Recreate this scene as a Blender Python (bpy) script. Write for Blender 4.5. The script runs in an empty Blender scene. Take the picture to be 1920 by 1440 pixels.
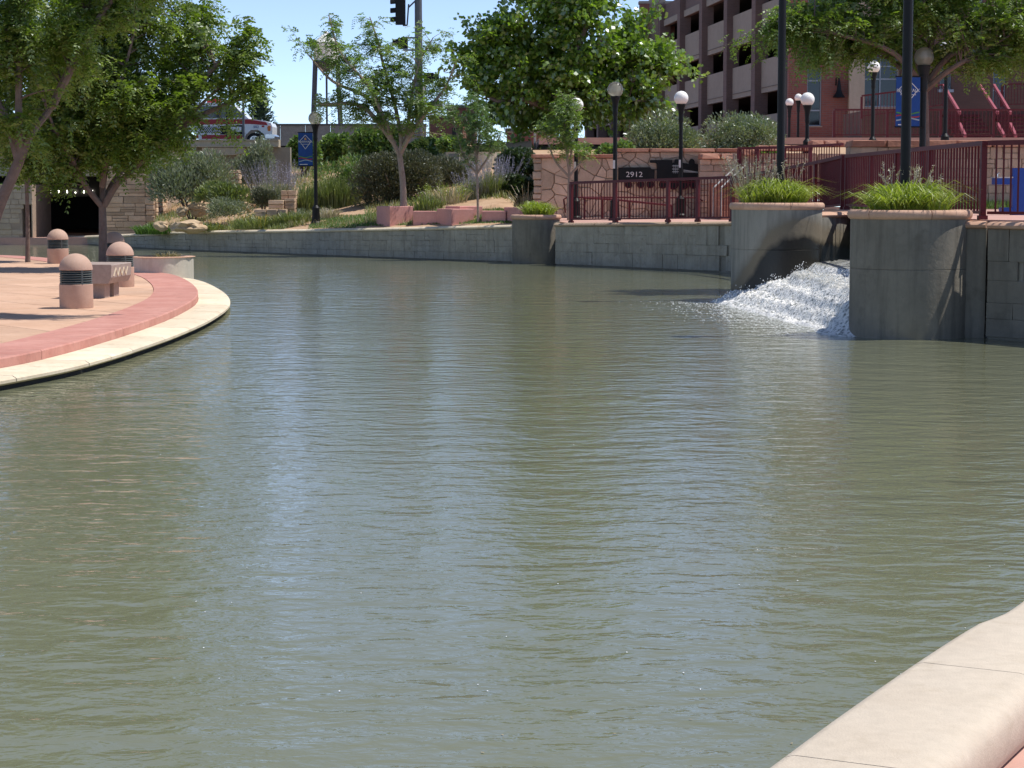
import bpy, bmesh, math, random
import numpy as np
from mathutils import Vector, noise as mnoise
random.seed(7); RNG = np.random.default_rng(7)
S = bpy.context.scene
COL = S.collection
R = math.radians
# ---------------------------------------------------------------- camera
FPX = 3900.0; CAMZ = 2.05; PITCH = math.atan(370/FPX)
cd = bpy.data.cameras.new('camera'); cam = bpy.data.objects.new('camera', cd); COL.objects.link(cam)
cam.location = (0, 0, CAMZ); cam.rotation_euler = (math.pi/2-PITCH, 0, 0)
cd.sensor_width = 36; cd.lens = 36*FPX/1920; cd.clip_end = 6000; cd.clip_start = .1
S.camera = cam
# ---------------------------------------------------------------- sky, sun, exposure
SUN_AZ = R(6); SUN_EL = R(63)          # azimuth counted from +X (right) towards +Y (away)
w = bpy.data.worlds.new('World'); S.world = w; w.use_nodes = True
nt = w.node_tree; bg = nt.nodes['Background']
sky = nt.nodes.new('ShaderNodeTexSky'); sky.sky_type = 'NISHITA'; sky.sun_disc = False
sky.sun_elevation = SUN_EL; sky.sun_rotation = math.pi/2-SUN_AZ
sky.altitude = 2500; sky.air_density = 0.55; sky.dust_density = 0.02; sky.ozone_density = 2.2
hs = nt.nodes.new('ShaderNodeHueSaturation'); hs.inputs['Saturation'].default_value = .88; nt.links.new(sky.outputs[0], hs.inputs['Color']); nt.links.new(hs.outputs[0], bg.inputs[0]); bg.inputs[1].default_value = 0.14
sl = bpy.data.lights.new('sun', 'SUN'); sl.energy = 3.3; sl.angle = R(.53); sl.color = (1, .955, .88)
so = bpy.data.objects.new('sun', sl); COL.objects.link(so)
sd = Vector((math.cos(SUN_EL)*math.cos(SUN_AZ), math.cos(SUN_EL)*math.sin(SUN_AZ), math.sin(SUN_EL)))
so.rotation_euler = sd.to_track_quat('Z', 'Y').to_euler(); so.location = (30, 10, 60)
S.view_settings.view_transform = 'Standard'; S.view_settings.look = 'None'
S.view_settings.gamma = 1; S.view_settings.use_curve_mapping = False
S.view_settings.exposure = 0.6
S.cycles.max_bounces = 6; S.cycles.transparent_max_bounces = 8; S.cycles.caustics_reflective = False; S.cycles.caustics_refractive = False
# ---------------------------------------------------------------- measuring helpers (photo pixel -> place at a known depth or height)
def ray(px, py):
    r = (px-960)/FPX; u = (720-py)/FPX
    return Vector((r, math.cos(PITCH)+u*math.sin(PITCH), -math.sin(PITCH)+u*math.cos(PITCH)))
def at(px, py, Y):
    d = ray(px, py); t = Y/d.y; return Vector((d.x*t, Y, CAMZ+d.z*t))
def gnd(px, py, z):
    d = ray(px, py); t = (z-CAMZ)/d.z; return Vector((d.x*t, d.y*t, z))
def PX(px, Y): return at(px, 350, Y).x
def PZ(py, Y): return at(960, py, Y).z
# ---------------------------------------------------------------- materials
MATS = {}
class NB:
    def __init__(s, name):
        s.m = bpy.data.materials.new(name); s.m.use_nodes = True; s.t = s.m.node_tree; s.p = s.t.nodes['Principled BSDF']
    def n(s, kind, **kw):
        o = s.t.nodes.new('ShaderNode'+kind)
        for k, v in kw.items():
            if k.startswith('i_'): o.inputs[k[2:].replace('_', ' ')].default_value = v
            else: setattr(o, k, v)
        return o
    def l(s, a, b): s.t.links.new(a, b)
    def noise(s, vec, scale, detail=4, rough=.55):
        n = s.n('TexNoise'); n.inputs['Scale'].default_value = scale; n.inputs['Detail'].default_value = detail; n.inputs['Roughness'].default_value = rough
        s.l(vec, n.inputs['Vector']); return n.outputs['Fac']
    def ramp(s, fac, stops):
        r = s.n('ValToRGB'); e = r.color_ramp.elements
        while len(e) < len(stops): e.new(.5)
        for el, (p, c) in zip(e, stops): el.position = p; el.color = (c[0], c[1], c[2], 1) if not isinstance(c, (int, float)) else (c, c, c, 1)
        s.l(fac, r.inputs[0]); return r.outputs[0]
    def mix(s, fac, a, b, mode='MIX'):
        m = s.n('MixRGB', blend_type=mode)
        for sock, v in ((m.inputs[0], fac), (m.inputs[1], a), (m.inputs[2], b)):
            if isinstance(v, (int, float)): sock.default_value = v
            elif isinstance(v, tuple): sock.default_value = (v[0], v[1], v[2], 1)
            else: s.l(v, sock)
        return m.outputs[0]
    def math(s, op, a, b=0.0, clamp=False):
        m = s.n('Math', operation=op); m.use_clamp = clamp
        for sock, v in ((m.inputs[0], a), (m.inputs[1], b)):
            if isinstance(v, (int, float)): sock.default_value = v
            else: s.l(v, sock)
        return m.outputs[0]
    def pos(s): return s.n('NewGeometry').outputs['Position']
    def bump(s, h, dist, strength=1.0, nrm=None):
        b = s.n('Bump'); b.inputs['Distance'].default_value = dist; b.inputs['Strength'].default_value = strength
        s.l(h, b.inputs['Height'])
        if nrm is not None: s.l(nrm, b.inputs['Normal'])
        return b.outputs[0]
def M(name, c1, c2=None, scale=3., rough=.8, bump=0., bscale=None, metal=0., objvar=0., spots=None, spec=.35, streak=None):
    """mottled surface: two colours by noise, optional tone per object, dark spots, rain streaks, fine relief"""
    b = NB(name); c2 = c2 or tuple(x*.8 for x in c1); P = b.pos()
    n1 = b.noise(P, scale, 6, .6); col = b.mix(b.ramp(n1, [(.3, 0), (.7, 1)]), c1, c2)
    n2 = b.noise(P, scale*9, 3, .6); col = b.mix(.35, col, b.mix(n2, (.55, .55, .55), (1.35, 1.35, 1.35)), 'MULTIPLY')
    if streak:
        mp = b.n('Mapping'); b.l(P, mp.inputs[0]); mp.inputs['Scale'].default_value = (5, 5, .5)
        col = b.mix(b.ramp(b.noise(mp.outputs[0], 1.3, 5, .65), [(.48, 0), (.72, .75)]), col, streak)
    if spots: col = b.mix(b.ramp(b.noise(P, scale*2.3, 7, .7), [(.56, 0), (.7, .8)]), col, spots)
    if objvar:
        oi = b.n('ObjectInfo'); v = b.math('ADD', b.math('MULTIPLY', oi.outputs['Random'], 2*objvar), 1-objvar)
        cmb = b.n('CombineColor'); [b.l(v, cmb.inputs[i]) for i in range(3)]
        col = b.mix(1., col, cmb.outputs[0], 'MULTIPLY')
    b.l(col, b.p.inputs['Base Color']); b.p.inputs['Roughness'].default_value = rough; b.p.inputs['Metallic'].default_value = metal
    b.p.inputs['Specular IOR Level'].default_value = spec
    if bump: b.l(b.bump(b.noise(P, bscale or scale*6, 5, .6), bump), b.p.inputs['Normal'])
    MATS[name] = b.m; return b.m
def leafmat(name, c1, c2, trans=.35, rough=.5, clump=1.2, gloss=.06):
    b = NB(name); g = b.n('NewGeometry'); rnd = g.outputs['Random Per Island']
    col = b.mix(b.ramp(rnd, [(.1, 0), (.9, 1)]), c1, c2)
    nb = b.noise(g.outputs['Position'], clump, 2); col = b.mix(b.ramp(nb, [(.35, 0), (.65, .5)]), col, tuple(x*1.15 for x in c2))
    t = b.t; t.nodes.remove(b.p); out = t.nodes['Material Output']
    d = b.n('BsdfDiffuse'); tr = b.n('BsdfTranslucent'); gl = b.n('BsdfGlossy'); gl.inputs['Roughness'].default_value = rough
    m1 = b.n('MixShader'); m2 = b.n('MixShader'); m1.inputs[0].default_value = trans; m2.inputs[0].default_value = gloss
    b.l(col, d.inputs[0]); b.l(b.mix(1., col, (1.25, 1.5, .55), 'MULTIPLY'), tr.inputs[0]); gl.inputs[0].default_value = (.9, .95, 1, 1)
    b.l(d.outputs[0], m1.inputs[1]); b.l(tr.outputs[0], m1.inputs[2]); b.l(m1.outputs[0], m2.inputs[1]); b.l(gl.outputs[0], m2.inputs[2]); b.l(m2.outputs[0], out.inputs[0])
    MATS[name] = b.m; return b.m
M('wallconc', (.33, .30, .245), (.46, .42, .35), 2.2, .92, .03, 7, objvar=.04, streak=(.25, .225, .18), spots=(.24, .215, .17))
M('wallcore', (.26, .235, .19), (.32, .29, .24), 2., .95, .01)
M('drumconc', (.20, .178, .143), (.27, .243, .198), 1.3, .85, .006, 12, streak=(.125, .112, .09), spots=(.15, .133, .106))
M('rim', (.50, .30, .205), (.60, .385, .28), 3., .75, .004, objvar=.07)
M('ropecoping', (.42, .30, .21), (.54, .40, .285), 3., .8, .006, objvar=.06)
M('cream', (.64, .53, .38), (.75, .65, .50), 2.4, .8, .006, 14, objvar=.12, spots=(.42, .33, .22))
M('nearcream', (.57, .485, .385), (.615, .535, .435), 1.6, .85, .0022, 110, objvar=.04, spots=(.50, .42, .32), streak=None)
M('pinkcurb', (.46, .20, .16), (.56, .285, .235), 2.2, .85, .004, objvar=.08, spots=(.33, .16, .13))
M('paver', (.54, .335, .225), (.62, .41, .29), 1.6, .85, .003, 40, objvar=.10, spots=(.44, .27, .185))
M('paverbed', (.30, .20, .14), None, 4, .95)
M('bollard', (.49, .32, .245), (.55, .37, .29), 9., .8, .0025, 60)
M('bench', (.33, .255, .22), (.42, .33, .29), 14., .6, .001, 80)
M('pinkblock', (.55, .26, .225), (.62, .32, .285), 2., .85, .003, objvar=.03)
M('maroon', (.095, .009, .014), (.12, .012, .018), 4, .5, 0, spec=.35)
M('black', (.007, .008, .009), (.011, .012, .013), 5, .5, 0, spec=.25)
M('louvre', (.10, .13, .13), (.14, .16, .16), 8, .5)
M('stone', (.50, .375, .27), (.64, .50, .385), 3.2, .9, .02, 9, objvar=.22)
M('paleconc', (.52, .47, .39), (.60, .55, .47), 2, .85, .004, streak=(.42, .37, .30))
M('mortar', (.43, .325, .25), None, 6, .95, .01)
M('ledge', (.50, .34, .225), (.62, .46, .325), 3., .9, .02, 10, objvar=.28)
M('blockstone', (.43, .325, .235), (.53, .42, .32), 3., .9, .008, objvar=.1)
M('redcap', (.36, .165, .11), (.47, .24, .17), 3., .85, .012, 12, objvar=.1)
M('soil', (.42, .27, .165), (.52, .36, .235), 1.5, .95, .02, 12, spots=(.25, .17, .10))
M('mulch', (.20, .12, .075), (.32, .20, .13), 8, .95, .02)
M('path', (.50, .29, .235), (.58, .36, .30), 1.2, .9, .003)
M('asphalt', (.05, .05, .05), None, 3, .9)
M('beigeconc', (.42, .36, .265), (.48, .415, .315), .8, .85, .004, objvar=.03, streak=(.36, .30, .22))
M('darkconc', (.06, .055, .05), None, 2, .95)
M('bark', (.15, .105, .085), (.23, .17, .145), 7, .9, .015, 30)
M('barkpale', (.30, .225, .18), (.38, .30, .25), 7, .85, .008, 30)
M('rock', (.47, .33, .20), (.58, .44, .29), 3., .95, .03, 8, spots=(.28, .20, .12))
M('white', (.78, .78, .76), None, 3, .5); M('vanwhite', (.80, .80, .80), (.76, .76, .76), 2, .25, spec=.6)
M('red', (.42, .022, .03), None, 3, .35); M('blue', (.010, .055, .30), (.013, .07, .34), 3, .45)
M('bannerblue', (.010, .055, .24), (.012, .075, .29), 4, .6, .002)
M('orange', (.75, .19, .03), None, 3, .3); M('chrome', (.6, .6, .62), None, 3, .2, metal=.9)
M('tyre', (.02, .02, .02), None, 9, .8); M('green', (.10, .30, .06), None, 3, .6)
M('navy', (.03, .06, .25), None, 3, .5); M('tan', (.55, .30, .14), None, 3, .6)
M('greypole', (.10, .11, .125), (.13, .14, .155), 3, .45, metal=.3)
M('steelpale', (.50, .50, .49), None, 5, .4, metal=.5)
M('darkglass', (.012, .017, .022), None, 3, .08, spec=.6)
M('frameblue', (.36, .44, .50), None, 3, .4)
M('towerwhite', (.78, .77, .74), (.70, .69, .66), .5, .6); M('towersteel', (.05, .06, .08), None, 2, .6)
M('spandrel', (.34, .285, .225), (.39, .33, .265), .5, .9, .004)
M('foam', (.86, .88, .9), (.74, .78, .80), 12, .45, .01, 40)
M('farwall', (.40, .30, .23), (.52, .40, .31), 3., .95, .05, 5)
M('farbrick', (.24, .10, .075), (.29, .13, .095), 2, .95); M('cap', (.20, .17, .15), None, 3, .9)
def brickmat(name, c1, c2, mortar, sc=1.):
    b = NB(name); P = b.pos(); mp = b.n('Mapping'); mp.inputs['Rotation'].default_value = (math.pi/2, 0, 0); b.l(P, mp.inputs[0])
    t = b.n('TexBrick'); b.l(mp.outputs[0], t.inputs[0]); t.inputs['Scale'].default_value = sc
    t.inputs['Color1'].default_value = (*c1, 1); t.inputs['Color2'].default_value = (*c2, 1); t.inputs['Mortar'].default_value = (*mortar, 1)
    t.inputs['Mortar Size'].default_value = .014; t.inputs['Brick Width'].default_value = .30; t.inputs['Row Height'].default_value = .10
    col = b.mix(.5, t.outputs[0], b.mix(b.noise(P, .6, 4), (.6, .6, .6), (1.3, 1.3, 1.3)), 'MULTIPLY')
    b.l(col, b.p.inputs['Base Color']); b.p.inputs['Roughness'].default_value = .9; MATS[name] = b.m
brickmat('brick', (.27, .095, .07), (.21, .075, .06), (.20, .13, .11))
brickmat('darkbrick', (.13, .075, .06), (.105, .062, .05), (.10, .07, .06))
brickmat('purplebrick', (.20, .125, .105), (.165, .105, .09), (.18, .135, .115))
leafmat('locust', (.085, .14, .016), (.20, .265, .04), .42)
leafmat('locust2', (.13, .20, .045), (.21, .29, .075), .45)
leafmat('maple', (.095, .165, .018), (.22, .32, .045), .45, .35, .8, .10)
leafmat('ash', (.09, .15, .018), (.19, .265, .045), .42)
leafmat('sapling', (.10, .17, .06), (.16, .24, .09), .35)
leafmat('olive', (.12, .155, .075), (.22, .26, .15), .25, .4, 1.5, .1)
leafmat('greysage', (.16, .19, .11), (.27, .29, .19), .2)
leafmat('darkbush', (.075, .085, .045), (.135, .135, .075), .15)
leafmat('greenshrub', (.09, .16, .03), (.16, .24, .06), .3)
leafmat('darkshrub', (.03, .055, .015), (.05, .08, .025), .2)
leafmat('grass', (.13, .165, .045), (.22, .245, .085), .3)
leafmat('daylily', (.18, .25, .025), (.33, .375, .055), .38)
leafmat('drygrass', (.30, .24, .13), (.40, .33, .2), .2)
leafmat('lavender', (.26, .24, .36), (.36, .33, .46), .2)
leafmat('lawn', (.06, .13, .02), (.11, .19, .035), .3)
leafmat('yellowflower', (.6, .42, .03), (.7, .5, .05), .2)
leafmat('conifer', (.05, .085, .05), (.085, .12, .07), .1)
leafmat('seedhead', (.36, .31, .24), (.48, .42, .34), .2)
def globemat():
    b = NB('milkglobe'); b.p.inputs['Base Color'].default_value = (.86, .84, .80, 1); b.p.inputs['Roughness'].default_value = .35
    b.p.inputs['Subsurface Weight'].default_value = .6; b.p.inputs['Subsurface Radius'].default_value = (.2, .2, .2); b.p.inputs['Subsurface Scale'].default_value = .5
    MATS['milkglobe'] = b.m
    b = NB('clearglobe'); t = b.t; t.nodes.remove(b.p); tr = b.n('BsdfTransparent'); tr.inputs[0].default_value = (.90, .90, .84, 1)
    df = b.n('BsdfTranslucent'); df.inputs[0].default_value = (.85, .84, .75, 1); gl = b.n('BsdfGlossy'); gl.inputs['Roughness'].default_value = .08
    m1 = b.n('MixShader'); m1.inputs[0].default_value = .8; m2 = b.n('MixShader'); fr = b.n('Fresnel'); fr.inputs[0].default_value = 1.45
    b.l(tr.outputs[0], m1.inputs[1]); b.l(df.outputs[0], m1.inputs[2]); b.l(fr.outputs[0], m2.inputs[0]); b.l(m1.outputs[0], m2.inputs[1]); b.l(gl.outputs[0], m2.inputs[2])
    b.l(m2.outputs[0], t.nodes['Material Output'].inputs[0]); MATS['clearglobe'] = b.m
    b = NB('slitglow'); b.p.inputs['Emission Color'].default_value = (1, .96, .85, 1); b.p.inputs['Emission Strength'].default_value = 5; MATS['slitglow'] = b.m
globemat()
def watermat():
    b = NB('water'); P = b.pos()
    b.p.inputs['Roughness'].default_value = .05; b.p.inputs['IOR'].default_value = 1.33
    col = b.mix(b.noise(P, .25, 3), (.152, .164, .104), (.178, .185, .118)); b.l(col, b.p.inputs['Base Color'])
    def wav(sx, sy, rot, det=3, rough=.5):
        mp = b.n('Mapping'); mp.inputs['Scale'].default_value = (sx, sy, 1); mp.inputs['Rotation'].default_value = (0, 0, rot); b.l(P, mp.inputs[0])
        n = b.n('TexNoise'); n.inputs['Scale'].default_value = 1; n.inputs['Detail'].default_value = det; n.inputs['Roughness'].default_value = rough; n.inputs['Distortion'].default_value = .4
        b.l(mp.outputs[0], n.inputs['Vector']); return n.outputs['Fac']
    patch = b.ramp(b.noise(P, .22, 4, .6), [(.34, .25), (.66, 1.)])
    h = b.math('ADD', b.math('MULTIPLY', wav(1.4, 2.4, .45, 2), .021), b.math('MULTIPLY', b.math('MULTIPLY', wav(3.9, 5.8, -.45, 3), .015), b.math('ADD', b.math('MULTIPLY', patch, .5), .5)))
    h = b.math('ADD', h, b.math('MULTIPLY', b.math('MULTIPLY', wav(10, 14.5, .3, 3), .0062), patch))
    b.l(b.bump(h, 1.0), b.p.inputs['Normal'])
    MATS['water'] = b.m
watermat()
def stainshademat():
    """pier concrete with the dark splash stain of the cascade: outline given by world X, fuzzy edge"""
    b = NB('wetshadepier'); P = b.pos(); sp = b.n('SeparateXYZ'); b.l(P, sp.inputs[0])
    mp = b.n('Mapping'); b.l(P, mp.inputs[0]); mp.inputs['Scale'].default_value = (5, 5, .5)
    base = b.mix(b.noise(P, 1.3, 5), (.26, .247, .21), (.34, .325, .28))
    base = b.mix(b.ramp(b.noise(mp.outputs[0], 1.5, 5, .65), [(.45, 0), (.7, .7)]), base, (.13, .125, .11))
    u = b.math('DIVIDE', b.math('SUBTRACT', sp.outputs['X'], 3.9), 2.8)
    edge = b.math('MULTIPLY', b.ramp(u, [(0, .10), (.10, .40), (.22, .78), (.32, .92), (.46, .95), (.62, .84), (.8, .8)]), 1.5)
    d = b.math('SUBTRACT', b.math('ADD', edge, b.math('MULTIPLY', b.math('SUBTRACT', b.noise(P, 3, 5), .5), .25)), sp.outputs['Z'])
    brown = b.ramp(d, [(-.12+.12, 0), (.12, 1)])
    wetshade = b.ramp(d, [(.16, 0), (.30, 1)])
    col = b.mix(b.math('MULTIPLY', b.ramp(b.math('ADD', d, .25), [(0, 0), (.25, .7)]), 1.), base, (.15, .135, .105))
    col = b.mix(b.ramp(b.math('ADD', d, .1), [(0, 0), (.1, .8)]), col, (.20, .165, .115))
    col = b.mix(wetshade, col, (.014, .0125, .010))  # splash stain and painted recess shade share this dark colour
    b.l(col, b.p.inputs['Base Color']); b.l(b.math('SUBTRACT', .9, b.math('MULTIPLY', wetshade, .5)), b.p.inputs['Roughness'])
    b.l(b.bump(b.noise(P, 12, 5), .006), b.p.inputs['Normal']); MATS['wetshadepier'] = b.m
stainshademat()
# ---------------------------------------------------------------- mesh helpers
WL = {}
def wloc(o): return WL.get(o.name, Vector((0, 0, 0))) if o else Vector((0, 0, 0))
def link(o, parent=None, world=(0, 0, 0)):
    COL.objects.link(o); WL[o.name] = Vector(world)
    if parent: o.parent = parent
    return o
def tag(o, label=None, cat=None, group=None, kind=None):
    if label: o['label'] = label
    if cat: o['category'] = cat
    if group: o['group'] = group
    if kind: o['kind'] = kind
    return o
def thing(name, label, cat, loc, group=None, rotz=0):
    o = bpy.data.objects.new(name, None); o.empty_display_size = .2; o.location = loc; o.rotation_euler = (0, 0, rotz)
    link(o, None, loc); return tag(o, label, cat, group)
class MB:
    def __init__(s): s.v = []; s.f = []
    def add(s, vs, fs):
        n = len(s.v); s.v += [tuple(v) for v in vs]; s.f += [tuple(i+n for i in f) for f in fs]; return s
    def box(s, x0, x1, y0, y1, z0, z1):
        return s.add([(x0, y0, z0), (x1, y0, z0), (x1, y1, z0), (x0, y1, z0), (x0, y0, z1), (x1, y0, z1), (x1, y1, z1), (x0, y1, z1)],
                     [(0, 3, 2, 1), (4, 5, 6, 7), (0, 1, 5, 4), (1, 2, 6, 5), (2, 3, 7, 6), (3, 0, 4, 7)])
    def bar(s, a, b, w, h):
        """bar of width w (level) and height h between two points"""
        a = Vector(a); b = Vector(b); d = (b-a).normalized(); up = Vector((0, 0, 1))
        if abs(d.z) > .98: up = Vector((0, 1, 0))
        sd_ = d.cross(up).normalized()*(w/2); u = sd_.cross(d).normalized()*(h/2)
        vs = [p+q for p in (a, b) for q in (-sd_-u, sd_-u, sd_+u, -sd_+u)]
        return s.add(vs, [(0, 1, 2, 3), (7, 6, 5, 4), (0, 4, 5, 1), (1, 5, 6, 2), (2, 6, 7, 3), (3, 7, 4, 0)])
    def tube(s, pts, rad, n=8, cap=True):
        pts = [Vector(p) for p in pts]; rad = rad if hasattr(rad, '__len__') else [rad]*len(pts); vs = []; fs = []
        ref = Vector((.31, .95, .05))
        for i, p in enumerate(pts):
            d = (pts[min(i+1, len(pts)-1)]-pts[max(i-1, 0)]).normalized()
            a = d.cross(ref)
            if a.length < .05: a = d.cross(Vector((1, 0, 0)))
            a.normalize(); b = d.cross(a)
            for k in range(n): t = 2*math.pi*k/n; vs.append(p+(a*math.cos(t)+b*math.sin(t))*rad[i])
        for i in range(len(pts)-1):
            for k in range(n): fs.append((i*n+k, i*n+(k+1) % n, (i+1)*n+(k+1) % n, (i+1)*n+k))
        if cap: fs.append(tuple(range(n-1, -1, -1))); fs.append(tuple(range((len(pts)-1)*n, len(pts)*n)))
        return s.add(vs, fs)
    def lathe(s, prof, c, n=24, a0=0, a1=2*math.pi, cap=True):
        full = abs(a1-a0-2*math.pi) < 1e-6; m = n if full else n+1; vs = []; fs = []
        for r, z in prof:
            for k in range(m): t = a0+(a1-a0)*k/n; vs.append((c[0]+r*math.cos(t), c[1]+r*math.sin(t), c[2]+z))
        for i in range(len(prof)-1):
            for k in range(n):
                k2 = (k+1) % m; fs.append((i*m+k, i*m+k2, (i+1)*m+k2, (i+1)*m+k))
        if cap and full: fs.append(tuple(range(m-1, -1, -1))); fs.append(tuple(range((len(prof)-1)*m, len(prof)*m)))
        return s.add(vs, fs)
    def prism(s, poly, z0, z1, inset=0, dz=0):
        n = len(poly); vs = [(x, y, z0) for x, y in poly]+[(x, y, z1-dz) for x, y in poly]
        fs = [tuple(range(n-1, -1, -1))]+[(i, (i+1) % n, n+(i+1) % n, n+i) for i in range(n)]
        if inset:
            cx = sum(p[0] for p in poly)/n; cy = sum(p[1] for p in poly)/n
            for x, y in poly:
                d = math.hypot(x-cx, y-cy) or 1; k = max(.5, 1-inset/d); vs.append((cx+(x-cx)*k, cy+(y-cy)*k, z1))
            fs += [(n+i, n+(i+1) % n, 2*n+(i+1) % n, 2*n+i) for i in range(n)]; fs.append(tuple(range(2*n, 3*n)))
        else: fs.append(tuple(range(n, 2*n)))
        return s.add(vs, fs)
    def vprism(s, poly, y0, y1):
        """outline in XZ, extruded along Y"""
        n = len(poly); vs = [(x, y0, z) for x, z in poly]+[(x, y1, z) for x, z in poly]
        return s.add(vs, [tuple(range(n)), tuple(range(2*n-1, n-1, -1))]+[(i, n+i, n+(i+1) % n, (i+1) % n) for i in range(n)])
    def sweep(s, prof, path, closed=True, zs=None):
        """profile (offset to the left of the path, z) swept along a level path"""
        m = len(prof); vs = []; fs = []; P = [Vector((p[0], p[1])) for p in path]
        for i, p in enumerate(P):
            d = (P[min(i+1, len(P)-1)]-P[max(i-1, 0)]).normalized(); nrm = Vector((-d.y, d.x)); zb = zs[i] if zs is not None else 0
            for o, z in prof: q = p+nrm*o; vs.append((q.x, q.y, z+zb))
        for i in range(len(P)-1):
            for k in range(m if closed else m-1): fs.append((i*m+k, (i+1)*m+k, (i+1)*m+(k+1) % m, i*m+(k+1) % m))
        if closed: fs.append(tuple(range(m))); fs.append(tuple(range(len(P)*m-1, (len(P)-1)*m-1, -1)))
        return s.add(vs, fs)
    def mesh(s, name, org=(0, 0, 0), smooth=False, fix=True):
        me = bpy.data.meshes.new(name); ox, oy, oz = org
        me.from_pydata([(x-ox, y-oy, z-oz) for x, y, z in s.v], [], s.f)
        if fix:
            bm = bmesh.new(); bm.from_mesh(me); bmesh.ops.recalc_face_normals(bm, faces=bm.faces); bm.to_mesh(me); bm.free()
        if smooth:
            me.polygons.foreach_set('use_smooth', [True]*len(me.polygons))
            if smooth != 'all': me.set_sharp_from_angle(angle=R(38))
        return me
    def build(s, name, mat, parent=None, smooth=False, local=False):
        me = s.mesh(name, (0, 0, 0) if (local or not parent) else wloc(parent), smooth); me.materials.append(MATS[mat])
        return link(bpy.data.objects.new(name, me), parent, wloc(parent))
def solo(mb, name, mat, label, cat, loc, group=None, smooth=False):
    """a thing that is one mesh, its origin at loc"""
    me = mb.mesh(name, loc, smooth); me.materials.append(MATS[mat]); o = bpy.data.objects.new(name, me); o.location = loc
    link(o, None, loc); return tag(o, label, cat, group)
def struct(mb, name, mat, smooth=False): return tag(mb.build(name, mat, None, smooth), kind='structure')
def piece(name, me, parent, loc, rotz=0, scale=(1, 1, 1)):
    o = bpy.data.objects.new(name, me); o.location = Vector(loc)-wloc(parent); o.rotation_euler = (0, 0, rotz); o.scale = scale
    return link(o, parent, loc)
def fastmesh(name, V, nper, mat):
    """V: (n, nper, 3) separate polygons"""
    n = V.shape[0]; me = bpy.data.meshes.new(name); me.vertices.add(n*nper); me.loops.add(n*nper); me.polygons.add(n)
    me.vertices.foreach_set('co', V.reshape(-1).astype(np.float32)); me.loops.foreach_set('vertex_index', np.arange(n*nper, dtype=np.int32))
    me.polygons.foreach_set('loop_start', np.arange(0, n*nper, nper, dtype=np.int32)); me.update(calc_edges=True); me.materials.append(MATS[mat]); return me
def stone_unit(name, mat, ch=.12, jit=.05, seed=0):
    rnd = random.Random(seed); bm = bmesh.new(); bmesh.ops.create_cube(bm, size=1)
    bmesh.ops.bevel(bm, geom=bm.edges[:], offset=ch, segments=1, affect='EDGES')
    for v in bm.verts: v.co += Vector((rnd.uniform(-jit, jit), rnd.uniform(-jit, jit), rnd.uniform(-jit, jit)))
    me = bpy.data.meshes.new(name); bm.to_mesh(me); bm.free(); me.materials.append(MATS[mat]); return me
def catmull(pts, n=8):
    P = [Vector(p) for p in pts]; P = [2*P[0]-P[1]]+P+[2*P[-1]-P[-2]]; out = []
    for i in range(1, len(P)-2):
        for k in range(n):
            t = k/n; a, b, c, d = P[i-1:i+3]
            out.append(.5*((2*b)+(c-a)*t+(2*a-5*b+4*c-d)*t*t+(3*b-a-3*c+d)*t**3))
    out.append(P[-2]); return out
def resample(pts, step):
    P = [Vector(p) for p in pts]; L = [0]
    for a, b in zip(P, P[1:]): L.append(L[-1]+(b-a).length)
    n = max(1, round(L[-1]/step)); out = []; j = 0
    for k in range(n+1):
        t = L[-1]*k/n
        while j < len(P)-2 and L[j+1] < t: j += 1
        out.append(P[j].lerp(P[j+1], (t-L[j])/max(1e-9, L[j+1]-L[j])))
    return out
def offset(path, d):
    out = []
    for i, p in enumerate(path):
        t = (path[min(i+1, len(path)-1)]-path[max(i-1, 0)]).normalized(); out.append(Vector((p.x-t.y*d, p.y+t.x*d)))
    return out
def ashlar(W, H, hs, ws, rnd):
    """random coursed rectangles filling W x H"""
    out = []; z = 0
    while z < H-.01:
        h = rnd.uniform(*hs)
        if H-z-h < hs[0]*.8: h = H-z
        x = 0
        while x < W-.01:
            ww = rnd.uniform(*ws)
            if W-x-ww < ws[0]*.8: ww = W-x
            if h > hs[0]*1.7 and rnd.random() < .3: out += [(x, x+ww, z, z+h*.5), (x, x+ww, z+h*.5, z+h)]
            else: out.append((x, x+ww, z, z+h))
            x += ww
        z += h
    return out
UNITS = {}
def unit(mat, ch=.12, jit=.05):
    k = (mat, ch, jit)
    if k not in UNITS: UNITS[k] = [stone_unit('piece_'+mat, mat, ch, jit, i) for i in range(5)]
    return random.choice(UNITS[k])
def stone_face(parent, name, a, b, z0, z1, hs, ws, mat, depth=.08, joint=.015, seed=1, ch=.1, jit=.04, skip=None, rough=.015, top=None):
    """coursed stones on the upright face from a to b (x, y); outside is to the right of a->b"""
    rnd = random.Random(seed); a = Vector(a); b = Vector(b); d = b-a; W = d.length; d = d/W; nrm = Vector((d.y, -d.x)); ang = math.atan2(d.y, d.x); n = 0
    for x0, x1, h0, h1 in ashlar(W, z1-z0, hs, ws, rnd):
        xc = (x0+x1)/2; zc = z0+(h0+h1)/2
        if skip and skip(xc, zc): continue
        if top and zc > top(xc): continue
        p = a+d*xc+nrm*(rnd.uniform(-rough, rough)-depth*.2)
        piece(name, unit(mat, ch, jit), parent, (p.x, p.y, zc), ang, (x1-x0-joint, depth, h1-h0-joint)); n += 1
    return n
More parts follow.
